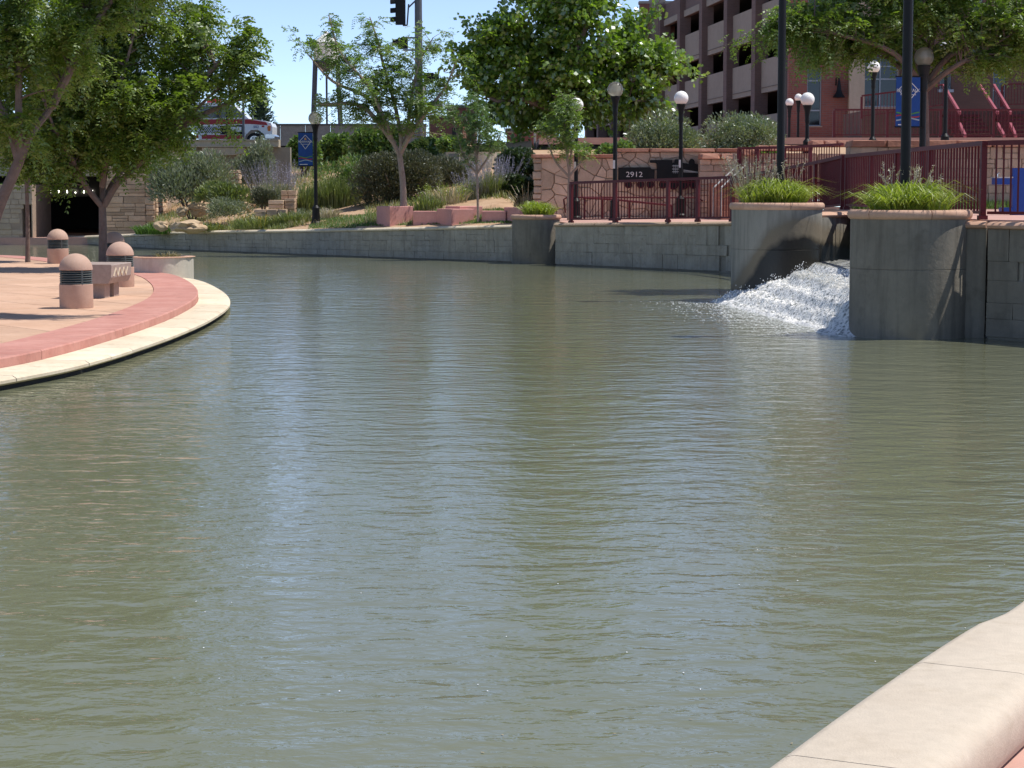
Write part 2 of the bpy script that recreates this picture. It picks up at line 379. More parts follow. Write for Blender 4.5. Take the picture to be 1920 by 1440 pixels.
def text_mesh(txt, size, mat, parent, loc, rot=(math.pi/2, 0, 0), ext=.004, name='lettering', sx=1.):
    cu = bpy.data.curves.new('t', 'FONT'); cu.body = txt; cu.size = size; cu.extrude = ext; cu.align_x = 'CENTER'; cu.align_y = 'CENTER'; cu.resolution_u = 3
    o = bpy.data.objects.new('t', cu); COL.objects.link(o); bpy.context.view_layer.update()
    me = bpy.data.meshes.new_from_object(o.evaluated_get(bpy.context.evaluated_depsgraph_get())); bpy.data.objects.remove(o); bpy.data.curves.remove(cu)
    me.materials.clear(); me.materials.append(MATS[mat]); q = bpy.data.objects.new(name, me); q.location = Vector(loc)-wloc(parent); q.rotation_euler = rot; q.scale = (sx, 1, 1)
    return link(q, parent, loc)
def clip_poly(poly, a, b):
    """keep the part of poly left of a->b"""
    out = []; side = lambda p: (b[0]-a[0])*(p[1]-a[1])-(b[1]-a[1])*(p[0]-a[0])
    for i in range(len(poly)):
        p, q = poly[i], poly[(i+1) % len(poly)]; sp, sq = side(p), side(q)
        if sp >= 0: out.append(p)
        if sp*sq < 0: t = sp/(sp-sq); out.append((p[0]+(q[0]-p[0])*t, p[1]+(q[1]-p[1])*t))
    return out
# ================================================================ THE SETTING
def sheet(name, mat, pts, z=None):
    mb = MB(); mb.add([(p[0], p[1], p[2] if z is None else z) for p in pts], [tuple(range(len(pts)))]); return struct(mb, name, mat)
sheet('water', 'water', [(-90, -15), (90, -15), (90, 100), (-90, 100)], 0)
STREET = 3.8
sheet('far_ground', 'soil', [(-3000, 200), (3000, 200), (3000, 5000), (-3000, 5000)], STREET-.02)
sheet('street', 'asphalt', [(-200, 84), (60, 92.5), (60, 200), (-200, 200)], STREET)
# ---- river wall line, read off the photo: (px, waterline y, coping y)
WPX = [(-260, 437, 428), (-100, 443, 431), (0, 447, 434), (132, 457, 443), (250, 465, 438), (343, 470, 433), (480, 475, 431), (660, 482, 428), (800, 487, 425), (975, 493, 421)]
def wallpt(px, wy, cy): g = gnd(px, wy, 0); return (g.x, g.y, PZ(cy, g.y))
WALL = [wallpt(*p) for p in WPX]
WALL2 = [wallpt(1040, 497, 418), wallpt(1200, 504, 416.5), wallpt(1375, 512, 415), (5.75, 46.6, 1.36), (6.35, 43.5, 1.52)]
def wall_at(x):
    W = WALL+WALL2
    for a, b in zip(W, W[1:]):
        if x <= b[0]: t = (x-a[0])/(b[0]-a[0]); return a[1]+(b[1]-a[1])*t, a[2]+(b[2]-a[2])*t
    return W[-1][1], W[-1][2]
def sstep(a, b, x): t = min(1, max(0, (x-a)/(b-a))); return t*t*(3-2*t)
def gz(x, y):
    yw, zt = wall_at(x); d = max(0, y-yw-.4)
    z = zt-.03+min(d*.115, max(0, STREET-zt))
    if x > -13: z += .10*mnoise.noise(Vector((x*.5, y*.5, 0)))*sstep(.5, 4, d)
    flat = sstep(-.4, 1.0, x); z = z*(1-flat)+(zt-.03+max(0, d-10)*.2)*flat
    if x < -12.6: z = zt-.03
    return min(z, STREET-.01)
def terrain():
    mb = MB(); xs = np.append(np.arange(-13.0, .6, .5), .75); ys = np.linspace(0, 1, 46); idx = {}
    for i, x in enumerate(xs):
        yw, zt = wall_at(x)
        for j, t in enumerate(ys): y = yw+.28+t*(95-yw); idx[i, j] = len(mb.v); mb.v.append((x, y, gz(x, y)))
    for i in range(len(xs)-1):
        for j in range(len(ys)-1): mb.f.append((idx[i, j], idx[i+1, j], idx[i+1, j+1], idx[i, j+1]))
    struct(mb, 'hillside', 'soil', 'all')
terrain()
def river_wall(line, label, seed, mat='wallconc', cop='ropecoping'):
    """poured wall: core, impressed panels, rolled coping stones"""
    rnd = random.Random(seed); t = thing('river_wall', label, 'wall', (line[0][0], line[0][1], 0))
    pts = resample([Vector(p) for p in line], .25)
    core = MB().sweep([(.06, -.8), (.36, -.8), (.36, -.09), (.06, -.09)], pts); n = 4
    for i in range(len(pts)):                      # the core follows the coping's height
        for k in (2, 3): v = core.v[i*n+k]; core.v[i*n+k] = (v[0], v[1], pts[i].z-.09)
    core.build('core', 'wallcore', t)
    S_ = 0; L = [0]
    for a, b in zip(pts, pts[1:]): L.append(L[-1]+(b-a).to_2d().length)
    def P(u):
        for i in range(len(L)-1):
            if u <= L[i+1]: return pts[i].lerp(pts[i+1], (u-L[i])/(L[i+1]-L[i]))
        return pts[-1]
    for x0, x1, h0, h1 in ashlar(L[-1], 1., (.2, .42), (.28, .85), rnd):
        p = P((x0+x1)/2); a, b = P(x0), P(x1); ang = math.atan2(b.y-a.y, b.x-a.x); H = p.z-.10-.03; nrm = Vector((b.y-a.y, -(b.x-a.x))).normalized()
        if p.x < -21.5: continue
        q = Vector((p.x, p.y))-nrm*(.05+rnd.uniform(-.005, .005))
        piece('wall_panel', unit(mat, .02, .01), t, (q.x, q.y, .03+H*(h0+h1)/2), ang, ((x1-x0)-.007, .07, H*(h1-h0)-.006))
    k = 0; cs = resample(pts, 1.55)
    for a, b in zip(cs, cs[1:]):
        if a.x < -22: continue
        d = (b-a).normalized(); seg = [a+d*.008, a.lerp(b, .5), b-d*.008]; zz = [s.z for s in seg]
        prof = [(.42, -.10), (.42, -.01), (.36, 0), (.04, 0), (-.01, -.012), (-.045, -.05), (-.03, -.088), (.01, -.10)]
        MB().sweep(prof, seg, zs=zz).build('coping_stone', cop, t, True)
    return t
river_wall(WALL, 'long grey concrete river wall with cream coping below the planted slope', 3, cop='cream')
river_wall(WALL2, 'grey concrete river wall under the red railing, between two round planters', 5)
# ---- left promontory: pavers, pink band, cream coping
def promontory():
    ctl = [(-34, 9.5), (-16, 10.5), (-10.4, 12.6), (-7.7, 15.6), (-6.25, 19.0)]+[tuple(gnd(px, py, .25).to_2d()) for px, py in
           [(0, 671), (106, 649), (185, 628), (264, 604), (330, 579), (369, 555), (364, 534), (330, 516), (286, 509)]]+[(-9.7, 48.8), (-11.9, 53.1), (-14, 55.5), (-18.5, 58), (-34, 60)]
    edge = resample(catmull([(x, y, 0) for x, y in ctl], 8), .3); edge = [Vector((p.x, p.y)) for p in edge]
    t = tag(MB().prism([(p.x, p.y) for p in offset(edge, .3)], -.6, .19).build('plaza', 'paverbed'), kind='structure')
    # band stones and coping stones (path runs counter-clockwise seen from above: left is inside)
    def run(name, mat, prof, path, step, sm=True):
        L = 0; seg = [path[0]]
        for p in path[1:]:
            seg.append(p); L += (seg[-1]-seg[-2]).length
            if L >= step:
                if seg[0].x > -13:
                    s2 = seg[:]; s2[0] = seg[0]+(seg[1]-seg[0]).normalized()*.006; s2[-1] = seg[-1]-(seg[-1]-seg[-2]).normalized()*.006
                    MB().sweep(prof, s2).build(name, mat, t, sm)
                seg = [p]; L = 0
    run('band_slab', 'pinkcurb', [(0, .05), (0, .234), (.016, .25), (.76, .252), (.76, .05)], edge, 3.4)
    cop = offset(edge, -.005); run('coping_stone', 'cream', [(-.50, .052), (-.535, .075), (-.535, .105), (-.49, .132), (0, .14), (0, .03), (-.44, .045)], cop, 1.7)
    MB().sweep([(-.45, -.6), (-.45, .046), (.3, .029), (.3, -.6)], edge).build('footing', 'darkconc', t)
    # pavers: grid clipped by the band's inner edge
    inner = [(p.x, p.y) for p in offset(edge, .768)]; vis = [p for p in inner if p[0] > -16]
    import itertools
    c, s_ = math.cos(R(38)), math.sin(R(38)); cell = 1.22; k = 0
    def inside(p):
        r = False; n = len(inner)
        for i in range(n):
            (x1, y1), (x2, y2) = inner[i], inner[(i+1) % n]
            if (y1 > p[1]) != (y2 > p[1]) and p[0] < (x2-x1)*(p[1]-y1)/(y2-y1)+x1: r = not r
        return r
    for i, j in itertools.product(range(-24, 24), range(-24, 40)):
        if k >= 300: break
        g = .010; q = [(i*cell+g, j*cell+g), ((i+1)*cell-g, j*cell+g), ((i+1)*cell-g, (j+1)*cell-g), (i*cell+g, (j+1)*cell-g)]
        poly = [(-9.3+x*c-y*s_, 32.5+x*s_+y*c) for x, y in q]
        if max(p[0] for p in poly) < -12.5 or max(p[1] for p in poly) < 15 or min(p[0]+.246*p[1] for p in poly) < -2.5: pass
        if not any((p[0] > -.262*p[1]-1.0) for p in poly): continue
        ins = [inside(p) for p in poly]
        if not any(ins): continue
        if not all(ins):
            near = sorted(vis, key=lambda p: (p[0]-sum(a[0] for a in poly)/4)**2+(p[1]-sum(a[1] for a in poly)/4)**2)[:14]
            idxs = sorted(inner.index(p) for p in near)
            for a, b in zip(idxs, idxs[1:]):
                if b == a+1 and len(poly) > 2: poly = clip_poly(poly, inner[a], inner[b])
            if len(poly) < 3: continue
        MB().prism(poly, .15, .244+random.uniform(-.0015, .0015), .006, .004).build('paver', 'paver', t); k += 1
    return edge
PLAZA_EDGE = promontory()
# ---- near bank at the lower right
def near_bank():
    outer = [tuple(gnd(px, py, .27).to_2d()) for px, py in [(1430, 1440), (1570, 1338), (1720, 1235), (1830, 1166), (1920, 1120)]]
    d0 = Vector(outer[0])-Vector(outer[1])
    ctl = [(outer[0][0]+d0.x*14, outer[0][1]+d0.y*14), (outer[0][0]+d0.x*5, outer[0][1]+d0.y*5)]+outer+[(3.5, 11.6), (5.5, 15.6), (8.2, 20.0), (9.6, 25)]
    path = resample(catmull([(x, y, 0) for x, y in ctl], 10), .12); path = [Vector((p.x, p.y)) for p in path]; path.reverse()   # land to the left
    rp = [gnd(1720, 1235, .27), gnd(1441, 1420, .27)]
    t = tag(MB().sweep([(.44, .03), (14, .03), (14, -.6), (.06, -.6), (.06, .02), (.42, .02)], path).build('near_walkway', 'path'), kind='structure')
    prof = [(.03, .04), (-.012, .10), (-.02, .18), (-.012, .235), (.008, .26), (.04, .27), (.40, .27), (.445, .262), (.48, .24), (.495, .20), (.49, .10), (.46, .04)]
    seg = [path[0]]; marks = [min(range(len(path)), key=lambda i: (path[i]-Vector((r.x, r.y))).length) for r in rp]
    step = abs(marks[0]-marks[1]); m0 = marks[0] % step
    for i in range(1, len(path)):
        seg.append(path[i])
        if i % step == m0 or i == len(path)-1:
            if len(seg) > 2:
                s2 = seg[:]; s2[0] = seg[0]+(seg[1]-seg[0]).normalized()*.003; s2[-1] = seg[-1]-(seg[-1]-seg[-2]).normalized()*.003
                MB().sweep(prof, s2).build('coping_stone', 'nearcream', t, True)
            seg = [path[i]]
near_bank()
# ---- round planter piers
def pier(cx, cy, r, ztop, label, mat='drumconc', zb=-.6, rimh=.125, nseg=6, name='planter_pier'):
    t = thing(name, label, 'planter', (cx, cy, 0))
    MB().lathe([(r-.06, zb), (r, zb)]+([(r, .93), (r-.008, .936), (r, .942)] if ztop > 1.5 else [])+[(r, ztop-rimh+.01), (r-.14, ztop-rimh+.01), (r-.14, ztop-.3)], (cx, cy, 0), 56, cap=False).build('drum', mat, t, True)
    for k in range(nseg):
        a0 = 2*math.pi*k/nseg-.35; a1 = a0+2*math.pi/nseg-.012
        prof = [(r+.045*math.cos(q)-.0, ztop-rimh/2+rimh/2*math.sin(q)) for q in np.linspace(-1.5, 1.5, 7)]+[(r-.16, ztop), (r-.16, ztop-rimh)]
        mb = MB().lathe(prof+[prof[0]], (cx, cy, 0), 12, a0, a1, cap=False); m = 13; L = len(prof)
        mb.f.append(tuple(i*m for i in range(L))); mb.f.append(tuple(i*m+12 for i in range(L-1, -1, -1)))
        mb.build('rim_stone', 'rim', t, True)
    mb = MB(); n = 40; mb.v.append((cx, cy, ztop-.03))
    for rr, zz in ((.5, ztop-.03), (1, ztop-.07)):
        for k in range(n): a = 2*math.pi*k/n; mb.v.append((cx+(r-.15)*rr*math.cos(a), cy+(r-.15)*rr*math.sin(a), zz+random.uniform(-.02, .02)))
    mb.f += [(0, 1+k, 1+(k+1) % n) for k in range(n)]+[(1+k, 1+n+k, 1+n+(k+1) % n, 1+(k+1) % n) for k in range(n)]
    mb.build('soil', 'mulch', t, 'all'); return t
PR = (5.47, 28.70, .805); PL = (4.77, 37.6, .81)
pier(*PR, 1.735, 'grey concrete drum planter right of the cascade, sandstone rim, beside the near railing')
pier(*PL, 1.765, 'stained and shade-painted concrete drum planter left of the cascade with sandstone rim', 'wetshadepier')
g = at(1006, 495, 55.3); PM = (PX(1005, 56), 56.0, .64); pier(*PM, PZ(403, 55.4), 'smaller grey drum planter built into the river wall at the end of the railing', nseg=5)
g = gnd(306, 520, .4); PLF = (-7.46, 44.3, .68); pier(*PLF, PZ(482, 43.7), 'low pale concrete round planter on the tip of the left plaza', nseg=1, rimh=.02, mat='paleconc')
# ---- walls of the cascade channel and right river wall
def plain_wall(path, z0, ztop, mat, label, seed, panels=True, coping='rim', cop_from=0):
    t = thing('channel_wall', label, 'wall', (path[0][0], path[0][1], 0)); P = resample([Vector((x, y, 0)) for x, y in path], .25)
    MB().sweep([(0.02, z0), (.4, z0), (.4, ztop-.09), (0.02, ztop-.09)], P).build('core', mat, t)
    if panels:
        rnd = random.Random(seed); L = [0]
        for a, b in zip(P, P[1:]): L.append(L[-1]+(b-a).length)
        for x0, x1, h0, h1 in ashlar(L[-1], ztop-.13, (.2, .4), (.3, .8), rnd):
            u = (x0+x1)/2; i = min(len(P)-2, next((i for i in range(len(L)-1) if u <= L[i+1]), len(P)-2)); p = P[i].lerp(P[i+1], (u-L[i])/(L[i+1]-L[i])); d = (P[i+1]-P[i]).normalized()
            q = Vector((p.x-d.y*(.012+rnd.uniform(-.003, .003)), p.y+d.x*(.012)))
            piece('wall_panel', unit('drumconc', .02, .01), t, (q.x, q.y, .03+(h0+h1)/2), math.atan2(d.y, d.x), (x1-x0-.007, .06, h1-h0-.006))  # darker drum concrete: weathering plus the wall's shade put into the colour
    cs = resample(P, 1.3)
    for a, b in zip(cs, cs[1:]):
        d = (b-a).normalized(); seg = [a+d*.008, a.lerp(b, .5), b-d*.008]
        MB().sweep([(.45, -.10), (.45, 0), (.03, 0), (-.03, -.015), (-.06, -.05), (-.045, -.085), (0, -.10)], seg, zs=[ztop]*3).build('coping_stone', coping, t, True)
    return t
plain_wall([(6.12, 28.32), (6.42, 28.22)], -.6, 1.585, 'drumconc', 'short smooth concrete wall joining the right drum planter to the river wall', 2, False)
plain_wall([(6.43, 28.12), (7.0, 27.5), (7.8, 26.0), (8.6, 23.8), (9.4, 21.5)], -.6, 1.58, 'wallcore', 'rough grey concrete river wall at the right edge, right of the drum planter', 8)
plain_wall([(4.95, 37.02), (5.5, 37.35), (6.0, 38.2), (6.5, 39.3), (7.4, 40.1), (9, 40.3)], -.6, 1.585, 'wetshadepier', 'splashed and shade-painted dark concrete wall curving behind the cascade towards the footbridge', 4, False)
plain_wall([(9, 30.2), (6.4, 29.6), (6.1, 29.2)], -.6, 1.5, 'wallcore', 'concrete channel wall behind the right drum planter, under the footbridge', 6, False)
MB_ = MB().box(6.32, 6.50, 29.3, 39.8, 1.24, 1.555); tb = thing('footbridge', 'pinkish concrete footbridge edge between the two drum planters over the cascade', 'bridge', (6.4, 34, 1.2))
MB_.build('edge_beam', 'pinkblock', tb); MB().box(6.503, 12, 29.4, 39.7, 1.27, 1.50).build('deck', 'darkconc', tb)
# ---- paved areas on the right bank
def paving(name, mat, pts): mb = MB(); n = len(pts); mb.add([Vector(p) for p in pts]+[Vector((p[0], p[1], p[2]-.25)) for p in pts], [tuple(range(n))]+[(i, (i+1) % n, n+(i+1) % n, n+i) for i in range(n)]); return struct(mb, name, mat)
paving('walkway', 'path', [(6.36, 29.3, 1.60), (6.42, 28.50, 1.60), (7.3, 27.6, 1.6), (8.1, 26.2, 1.6), (9.7, 21.8, 1.6), (30, 21, 1.6), (30, 43, 1.6), (6.56, 43, 1.60), (6.4, 39.8, 1.6)])
paving('mid_walkway', 'path', [(6.56, 43.0, 1.596), (30, 43, 1.596), (30, 50, 1.3), (5.62, 49.9, 1.225)])
paving('lower_plaza', 'path', [(WALL2[0][0]+.35, WALL2[0][1]+.2, 1.10), (WALL2[1][0]+.32, WALL2[1][1]+.25, 1.155), (WALL2[2][0]+.35, WALL2[2][1]+.2, 1.212), (12, 49.95, 1.23), (12, 62, 1.2), (.62, 62, 1.14)])
# ---- upper terraces
paving('terrace', 'soil', [(.7, 62.2, 2.75), (12, 62.2, 2.75), (12, 46, 2.86), (40, 46, 2.86), (40, 77.5, 3.75), (.7, 77.5, 3.4)])
paving('upper_terrace', 'path', [(1, 77.6, 3.86), (60, 77.6, 3.86), (60, 240, 3.86), (1, 240, 3.86)])
# ---- cascade
def cascade():
    mb = MB(); xs = np.arange(3.35, 8.2, .032); ys = np.arange(28.0, 37.35, .05); idx = {}
    def zc(x, y):
        xb = 3.98+(35.2-y)*.11; l2 = 4.86+.06*math.sin(y*2.1); l1 = 5.25+max(0, (36.6-y))*.12+.05*math.sin(y*1.7+1)
        if l2-xb < .35: xb = l2-.35
        w_ = l2-xb; t = [(xb-.6, -.03), (xb-.25, -.004), (xb, .05), (xb+w_*.2, .17), (xb+w_*.45, .22), (xb+w_*.62, .36), (l2-.10, .40), (l2+.03, .53), (l2+.22, .545), (l1-.05, .57), (l1+.06, .69), (l1+.3, .705), (l1+.45, .71), (l1+.6, .75), (9.5, .76)]
        z = t[0][1]
        for (a, za), (b, zb) in zip(t, t[1:]):
            if x >= a: z = za+(zb-za)*min(1, (x-a)/max(1e-6, b-a))
        s = sstep(xb-.35, xb+.15, x)*(1-.75*sstep(l1-.02, l1+.08, x))
        n = mnoise.noise(Vector((x*4, y*2.2, 1)))*.035+mnoise.noise(Vector((x*12, y*7, 5)))*.04+abs(mnoise.noise(Vector((x*30, y*18, 9))))*.06
        s *= sstep(28.3, 29.3, y); z = z*sstep(28.2, 29.5, y)-.03*(1-sstep(28.2, 29.0, y))
        edge = .06*mnoise.noise(Vector((x*2, y*1.5, 3)))-.05
        return z+n*s+(edge if x < xb-.1 else 0)*sstep(xb-.05, xb-.3, x)
    for i, x in enumerate(xs):
        for j, y in enumerate(ys): idx[i, j] = len(mb.v); mb.v.append((x, y, zc(x, y)))
    for i in range(len(xs)-1):
        for j in range(len(ys)-1): mb.f.append((idx[i, j], idx[i+1, j], idx[i+1, j+1], idx[i, j+1]))
    b = NB('cascade'); P = b.pos(); sp = b.n('SeparateXYZ'); b.l(P, sp.inputs[0]); ge = b.n('NewGeometry')
    n1 = b.noise(P, 17, 6, .75); foam = b.ramp(n1, [(.40, 0), (.52, 1)])
    smooth = b.math('MULTIPLY', b.ramp(sp.outputs['Z'], [(.50, 0), (.53, .55), (.585, .55), (.61, 0), (.68, 0), (.70, 1)]), .85)
    mpz = b.n('Mapping'); mpz.inputs['Scale'].default_value = (2, 14, 2); b.l(P, mpz.inputs[0]); st = b.ramp(b.noise(mpz.outputs[0], 1.5, 4), [(.45, 0), (.7, .6)])
    fm = b.mix(smooth, foam, st); col = b.mix(fm, (.13, .145, .13), (.92, .91, .89)); b.l(col, b.p.inputs['Base Color'])
    b.l(b.math('ADD', b.math('MULTIPLY', fm, .5), .12), b.p.inputs['Roughness']); b.l(b.bump(b.noise(P, 30, 5, .7), .02), b.p.inputs['Normal']); MATS['cascade'] = b.m
    o = mb.build('cascade', 'cascade', None, 'all'); tag(o, 'white foaming water tumbling down steps between the two drum planters', kind='structure')
    # thrown drops and floating flecks of foam
    rnd = random.Random(11); m2 = MB()
    def drop(x, y, z, r):
        m2.add([(x+r, y, z), (x-r, y, z), (x, y+r, z), (x, y-r, z), (x, y, z+r*1.3), (x, y, z-r*1.3)], [(0, 2, 4), (2, 1, 4), (1, 3, 4), (3, 0, 4), (2, 0, 5), (1, 2, 5), (3, 1, 5), (0, 3, 5)])
    for _ in range(1500):
        y = rnd.uniform(29.3, 37.0); x = rnd.uniform(3.75+(35.2-y)*.139, 5.3); z = zc(x, y)+abs(rnd.gauss(0, .06))+.02; drop(x, y, z, rnd.uniform(.004, .011))
    def fleck(x, y, r): m2.add([(x+r*rnd.uniform(.6, 1.4)*math.cos(k), y+2.5*r*rnd.uniform(.6, 1.4)*math.sin(k), .003+rnd.uniform(0, .001)) for k in range(6)], [(0, 1, 2, 3, 4, 5)])
    for _ in range(1700):
        y = rnd.uniform(28.6, 37.2); xb = 3.72+(35.2-y)*.139; x = xb+.2-abs(rnd.gauss(0, .6)); fleck(x, y, rnd.uniform(.005, .016))
    for _ in range(60): p = gnd(rnd.uniform(300, 1900), rnd.uniform(520, 1300), 0); fleck(p.x, p.y, rnd.uniform(.002, .004))
    tag(m2.build('spray_drops', 'foam'), 'white spray drops and flecks around the foot of the cascade', kind='stuff')
    m3 = MB()
cascade()
# ---- road bridge, underpass and abutments on the left
def road_bridge():
    Y = 75.0; t = thing('road_bridge', 'beige concrete road bridge over the dark underpass, left', 'bridge', (PX(190, Y), Y, .3))
    X = lambda px: PX(px, Y); Z = lambda py: PZ(py, Y)
    MB().box(X(-400), X(203), Y, Y+14, Z(330), Z(292)).build('girder', 'beigeconc', t)
    MB().box(X(-400), X(345), Y-.35, Y+.1, Z(292.2), Z(276)).build('fascia', 'beigeconc', t)
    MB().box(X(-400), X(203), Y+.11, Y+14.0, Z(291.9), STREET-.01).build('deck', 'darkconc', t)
    a = at(345, 276, Y); mb = MB()
    for z0, z1, o in ((Z(276), Z(273.5), -.50), (Z(273.4), Z(264.5), -.38), (Z(264.4), Z(262), -.46)):
        MB().box(X(-400), PX(537, Y+2.0), Y+o, Y+.2, z0, z1).build('parapet_rail', 'beigeconc', t)
    # wing wall to the right of the abutment, with a corbel
    MB().box(X(345)+.01, PX(555, Y+2), Y+.12, Y+.5, Z(345), Z(276.1)).build('wing_wall', 'wallcore', t)
    MB().vprism([(X(383), Z(277)), (X(463), Z(277)), (X(463), Z(287)), (X(440), Z(291)), (X(383), Z(291))], Y-.42, Y+.1).build('corbel', 'beigeconc', t)
    MB().box(PX(545, 84), PX(712, 84), 84, 84.3, 3.0, PZ(267, 84)).build('street_kerb_wall', 'beigeconc', t)
    # tunnel
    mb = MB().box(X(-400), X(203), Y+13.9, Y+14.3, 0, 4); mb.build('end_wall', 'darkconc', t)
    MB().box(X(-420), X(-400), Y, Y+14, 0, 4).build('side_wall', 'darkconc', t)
    for k in range(7):
        p = at(78+k*15.8, 359, Y+6); l = MB().box(p.x-.018, p.x+.018, Y+6, Y+6.05, p.z-.06, p.z+.05); l.build('light_slit', 'slitglow', t)  # glowing strips stand for the bright slits in the underpass
    b = MB().box(X(-100), X(203), Y+6.06, Y+6.2, PZ(357, Y+6)-.25, Z(330)+.01); b.build('slit_beam', 'darkconc', t)
    # right abutment: coursed ledge stone
    t2 = thing('bridge_abutment', 'coursed ledgestone abutment right of the dark underpass', 'wall', (X(250), Y, .3))
    x0, x1 = X(203), X(299); MB().box(x0+.06, x1-.06, Y-.9, Y+14, 0, Z(292.3)).build('core', 'mortar', t2)
    stone_face(t2, 'stone', (x0, Y-.93), (x1-.35, Y-.93), .2, Z(293), (.10, .26), (.28, .85), 'ledge', .12, .014, 21, .06, .025)
    stone_face(t2, 'stone', (x1-.35, Y-.93), (x1, Y-.93), .2, Z(293), (.14, .3), (.3, .4), 'ledge', .2, .012, 22, .14, .06)
    stone_face(t2, 'stone', (x1, Y-.93), (x1, Y+1.5), .2, Z(293), (.14, .3), (.3, .6), 'ledge', .16, .014, 23, .12, .05)
    t3 = thing('bridge_abutment', 'pinkish stone wall with a dark doorway left of the underpass', 'wall', (X(30), Y, .3))
    xl, xr = X(-160), X(74); yb = Y-1.2; MB().box(xl, X(55), yb, yb+3, 0, Z(346)).box(X(55), X(72), yb, yb+3, Z(383), Z(346)).box(X(72), xr, yb, yb+3, 0, Z(346)).build('core', 'mortar', t3)
    MB().box(X(54), X(73), yb+1.5, yb+1.6, .1, Z(382)).build('doorway', 'darkconc', t3)
    stone_face(t3, 'stone', (xl, yb), (xr, yb), .15, Z(346), (.12, .24), (.25, .6), 'blockstone', .07, .014, 24, .1, .04, skip=lambda u, z: X(53)-xl < u < X(74)-xl and z < Z(383))
    c = MB().box(xl, X(203), Y-1.25, Y+13.8, .0, .255); tag(c.build('underpass_path', 'path'), kind='structure')
    c = MB().add([(X(-400), Y-1.2, Z(346)), (xr, Y-1.2, Z(346)), (xr, Y+1.8, Z(340)), (X(-400), Y+1.8, Z(340))], [(0, 1, 2, 3)]); tag(c.build('lawn', 'lawn'), kind='structure')
road_bridge()
mb = MB(); a = gz  # riverside path on the left, up to the underpass
# ================================================================ BUILDINGS AND FAR THINGS
def garage():
    """parking garage: facade runs almost along the line of sight; local x along the facade (far to near), y depth"""
    fx = lambda Y: 13.7-.0948*(Y-130)
    t = thing('parking_garage', 'long parking garage of beige concrete bands and purple brick columns', 'building', (fx(114.6), 114.6, STREET))
    ang = math.atan2(-1, .0948); dirn = Vector((.0948, -1, 0)).normalized(); out = Vector((-1, -.0948, 0)).normalized()
    O = Vector((fx(114.6), 114.6, 0)); cols = [114.6+8.35*k for k in range(-1, 11)]
    def P(Y, d, z): b = Vector((fx(Y), Y, z)); return b+out*d
    def slab(Ya, Yb, d0, d1, z0, z1, name, mat):
        mb = MB(); mb.add([P(Ya, d0, z0), P(Yb, d0, z0), P(Yb, d1, z0), P(Ya, d1, z0), P(Ya, d0, z1), P(Yb, d0, z1), P(Yb, d1, z1), P(Ya, d1, z1)],
            [(0, 3, 2, 1), (4, 5, 6, 7), (0, 1, 5, 4), (1, 2, 6, 5), (2, 3, 7, 6), (3, 0, 4, 7)]); return mb.build(name, mat, t)
    ROOF = 15.5
    for Y in cols: slab(Y-1.05, Y, -.4, .38, STREET-.1, ROOF+.0 if Y < 150 else ROOF, 'column', 'purplebrick')
    lv = [(-10, 4.25-2.55, 'spandrel')]
    for a, b in zip(cols, cols[1:]):
        first = a < 107
        for z0, z1 in ((4.25, 6.15), (7.45, 9.35), (10.65, 12.55), (13.85, 15.4)):
            top = z0 > 13; brick = top or (first and z0 > 7 and z0 < 9)
            s = slab(a+.01, b-1.06, -.3, .0, z0, z1, 'spandrel', 'purplebrick' if brick else 'spandrel')
            if brick:
                slab(a+.01, b-1.06, .003, .10, z0-.02, z0+.42, 'sill_band', 'spandrel')
                if not top: slab(a+.01, b-1.06, .003, .10, z1-.25, z1+.02, 'sill_band', 'spandrel')
            else: slab(a+.01, b-1.06, .003, .05, z0+.28, z0+.31, 'groove_strip', 'cap'); 
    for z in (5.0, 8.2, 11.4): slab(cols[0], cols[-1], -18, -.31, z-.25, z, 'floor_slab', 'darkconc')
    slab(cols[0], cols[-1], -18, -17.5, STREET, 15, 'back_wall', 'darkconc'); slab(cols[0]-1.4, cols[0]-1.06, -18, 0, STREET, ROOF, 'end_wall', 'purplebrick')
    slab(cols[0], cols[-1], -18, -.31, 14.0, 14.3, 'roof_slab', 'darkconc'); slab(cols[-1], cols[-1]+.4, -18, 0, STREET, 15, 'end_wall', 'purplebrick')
    # stair tower with gable behind the big tree
    tw = thing('stair_tower', 'brick stair tower with pale gable rising behind the big green tree', 'building', (fx(160)-1.5, 160, STREET))
    x0, x1 = PX(1206, 158), PX(1254, 158); zz = PZ(14, 158)
    MB().box(x0, x1, 158, 163, STREET, zz).build('wall', 'spandrel', tw); MB().vprism([(x0-.1, zz+.01), (x1+.1, zz+.01), ((x0+x1)/2, zz+1.3)], 158.1, 162.9).build('roof', 'spandrel', tw)
    for xx in (x0, x1): MB().box(xx-.35, xx+.35, 157.7, 158.6, STREET, zz+.25).build('pilaster', 'farbrick', tw); MB().box(xx-.42, xx+.42, 157.6, 158.7, zz+.255, zz+.45).build('pilaster_cap', 'spandrel', tw)
garage()
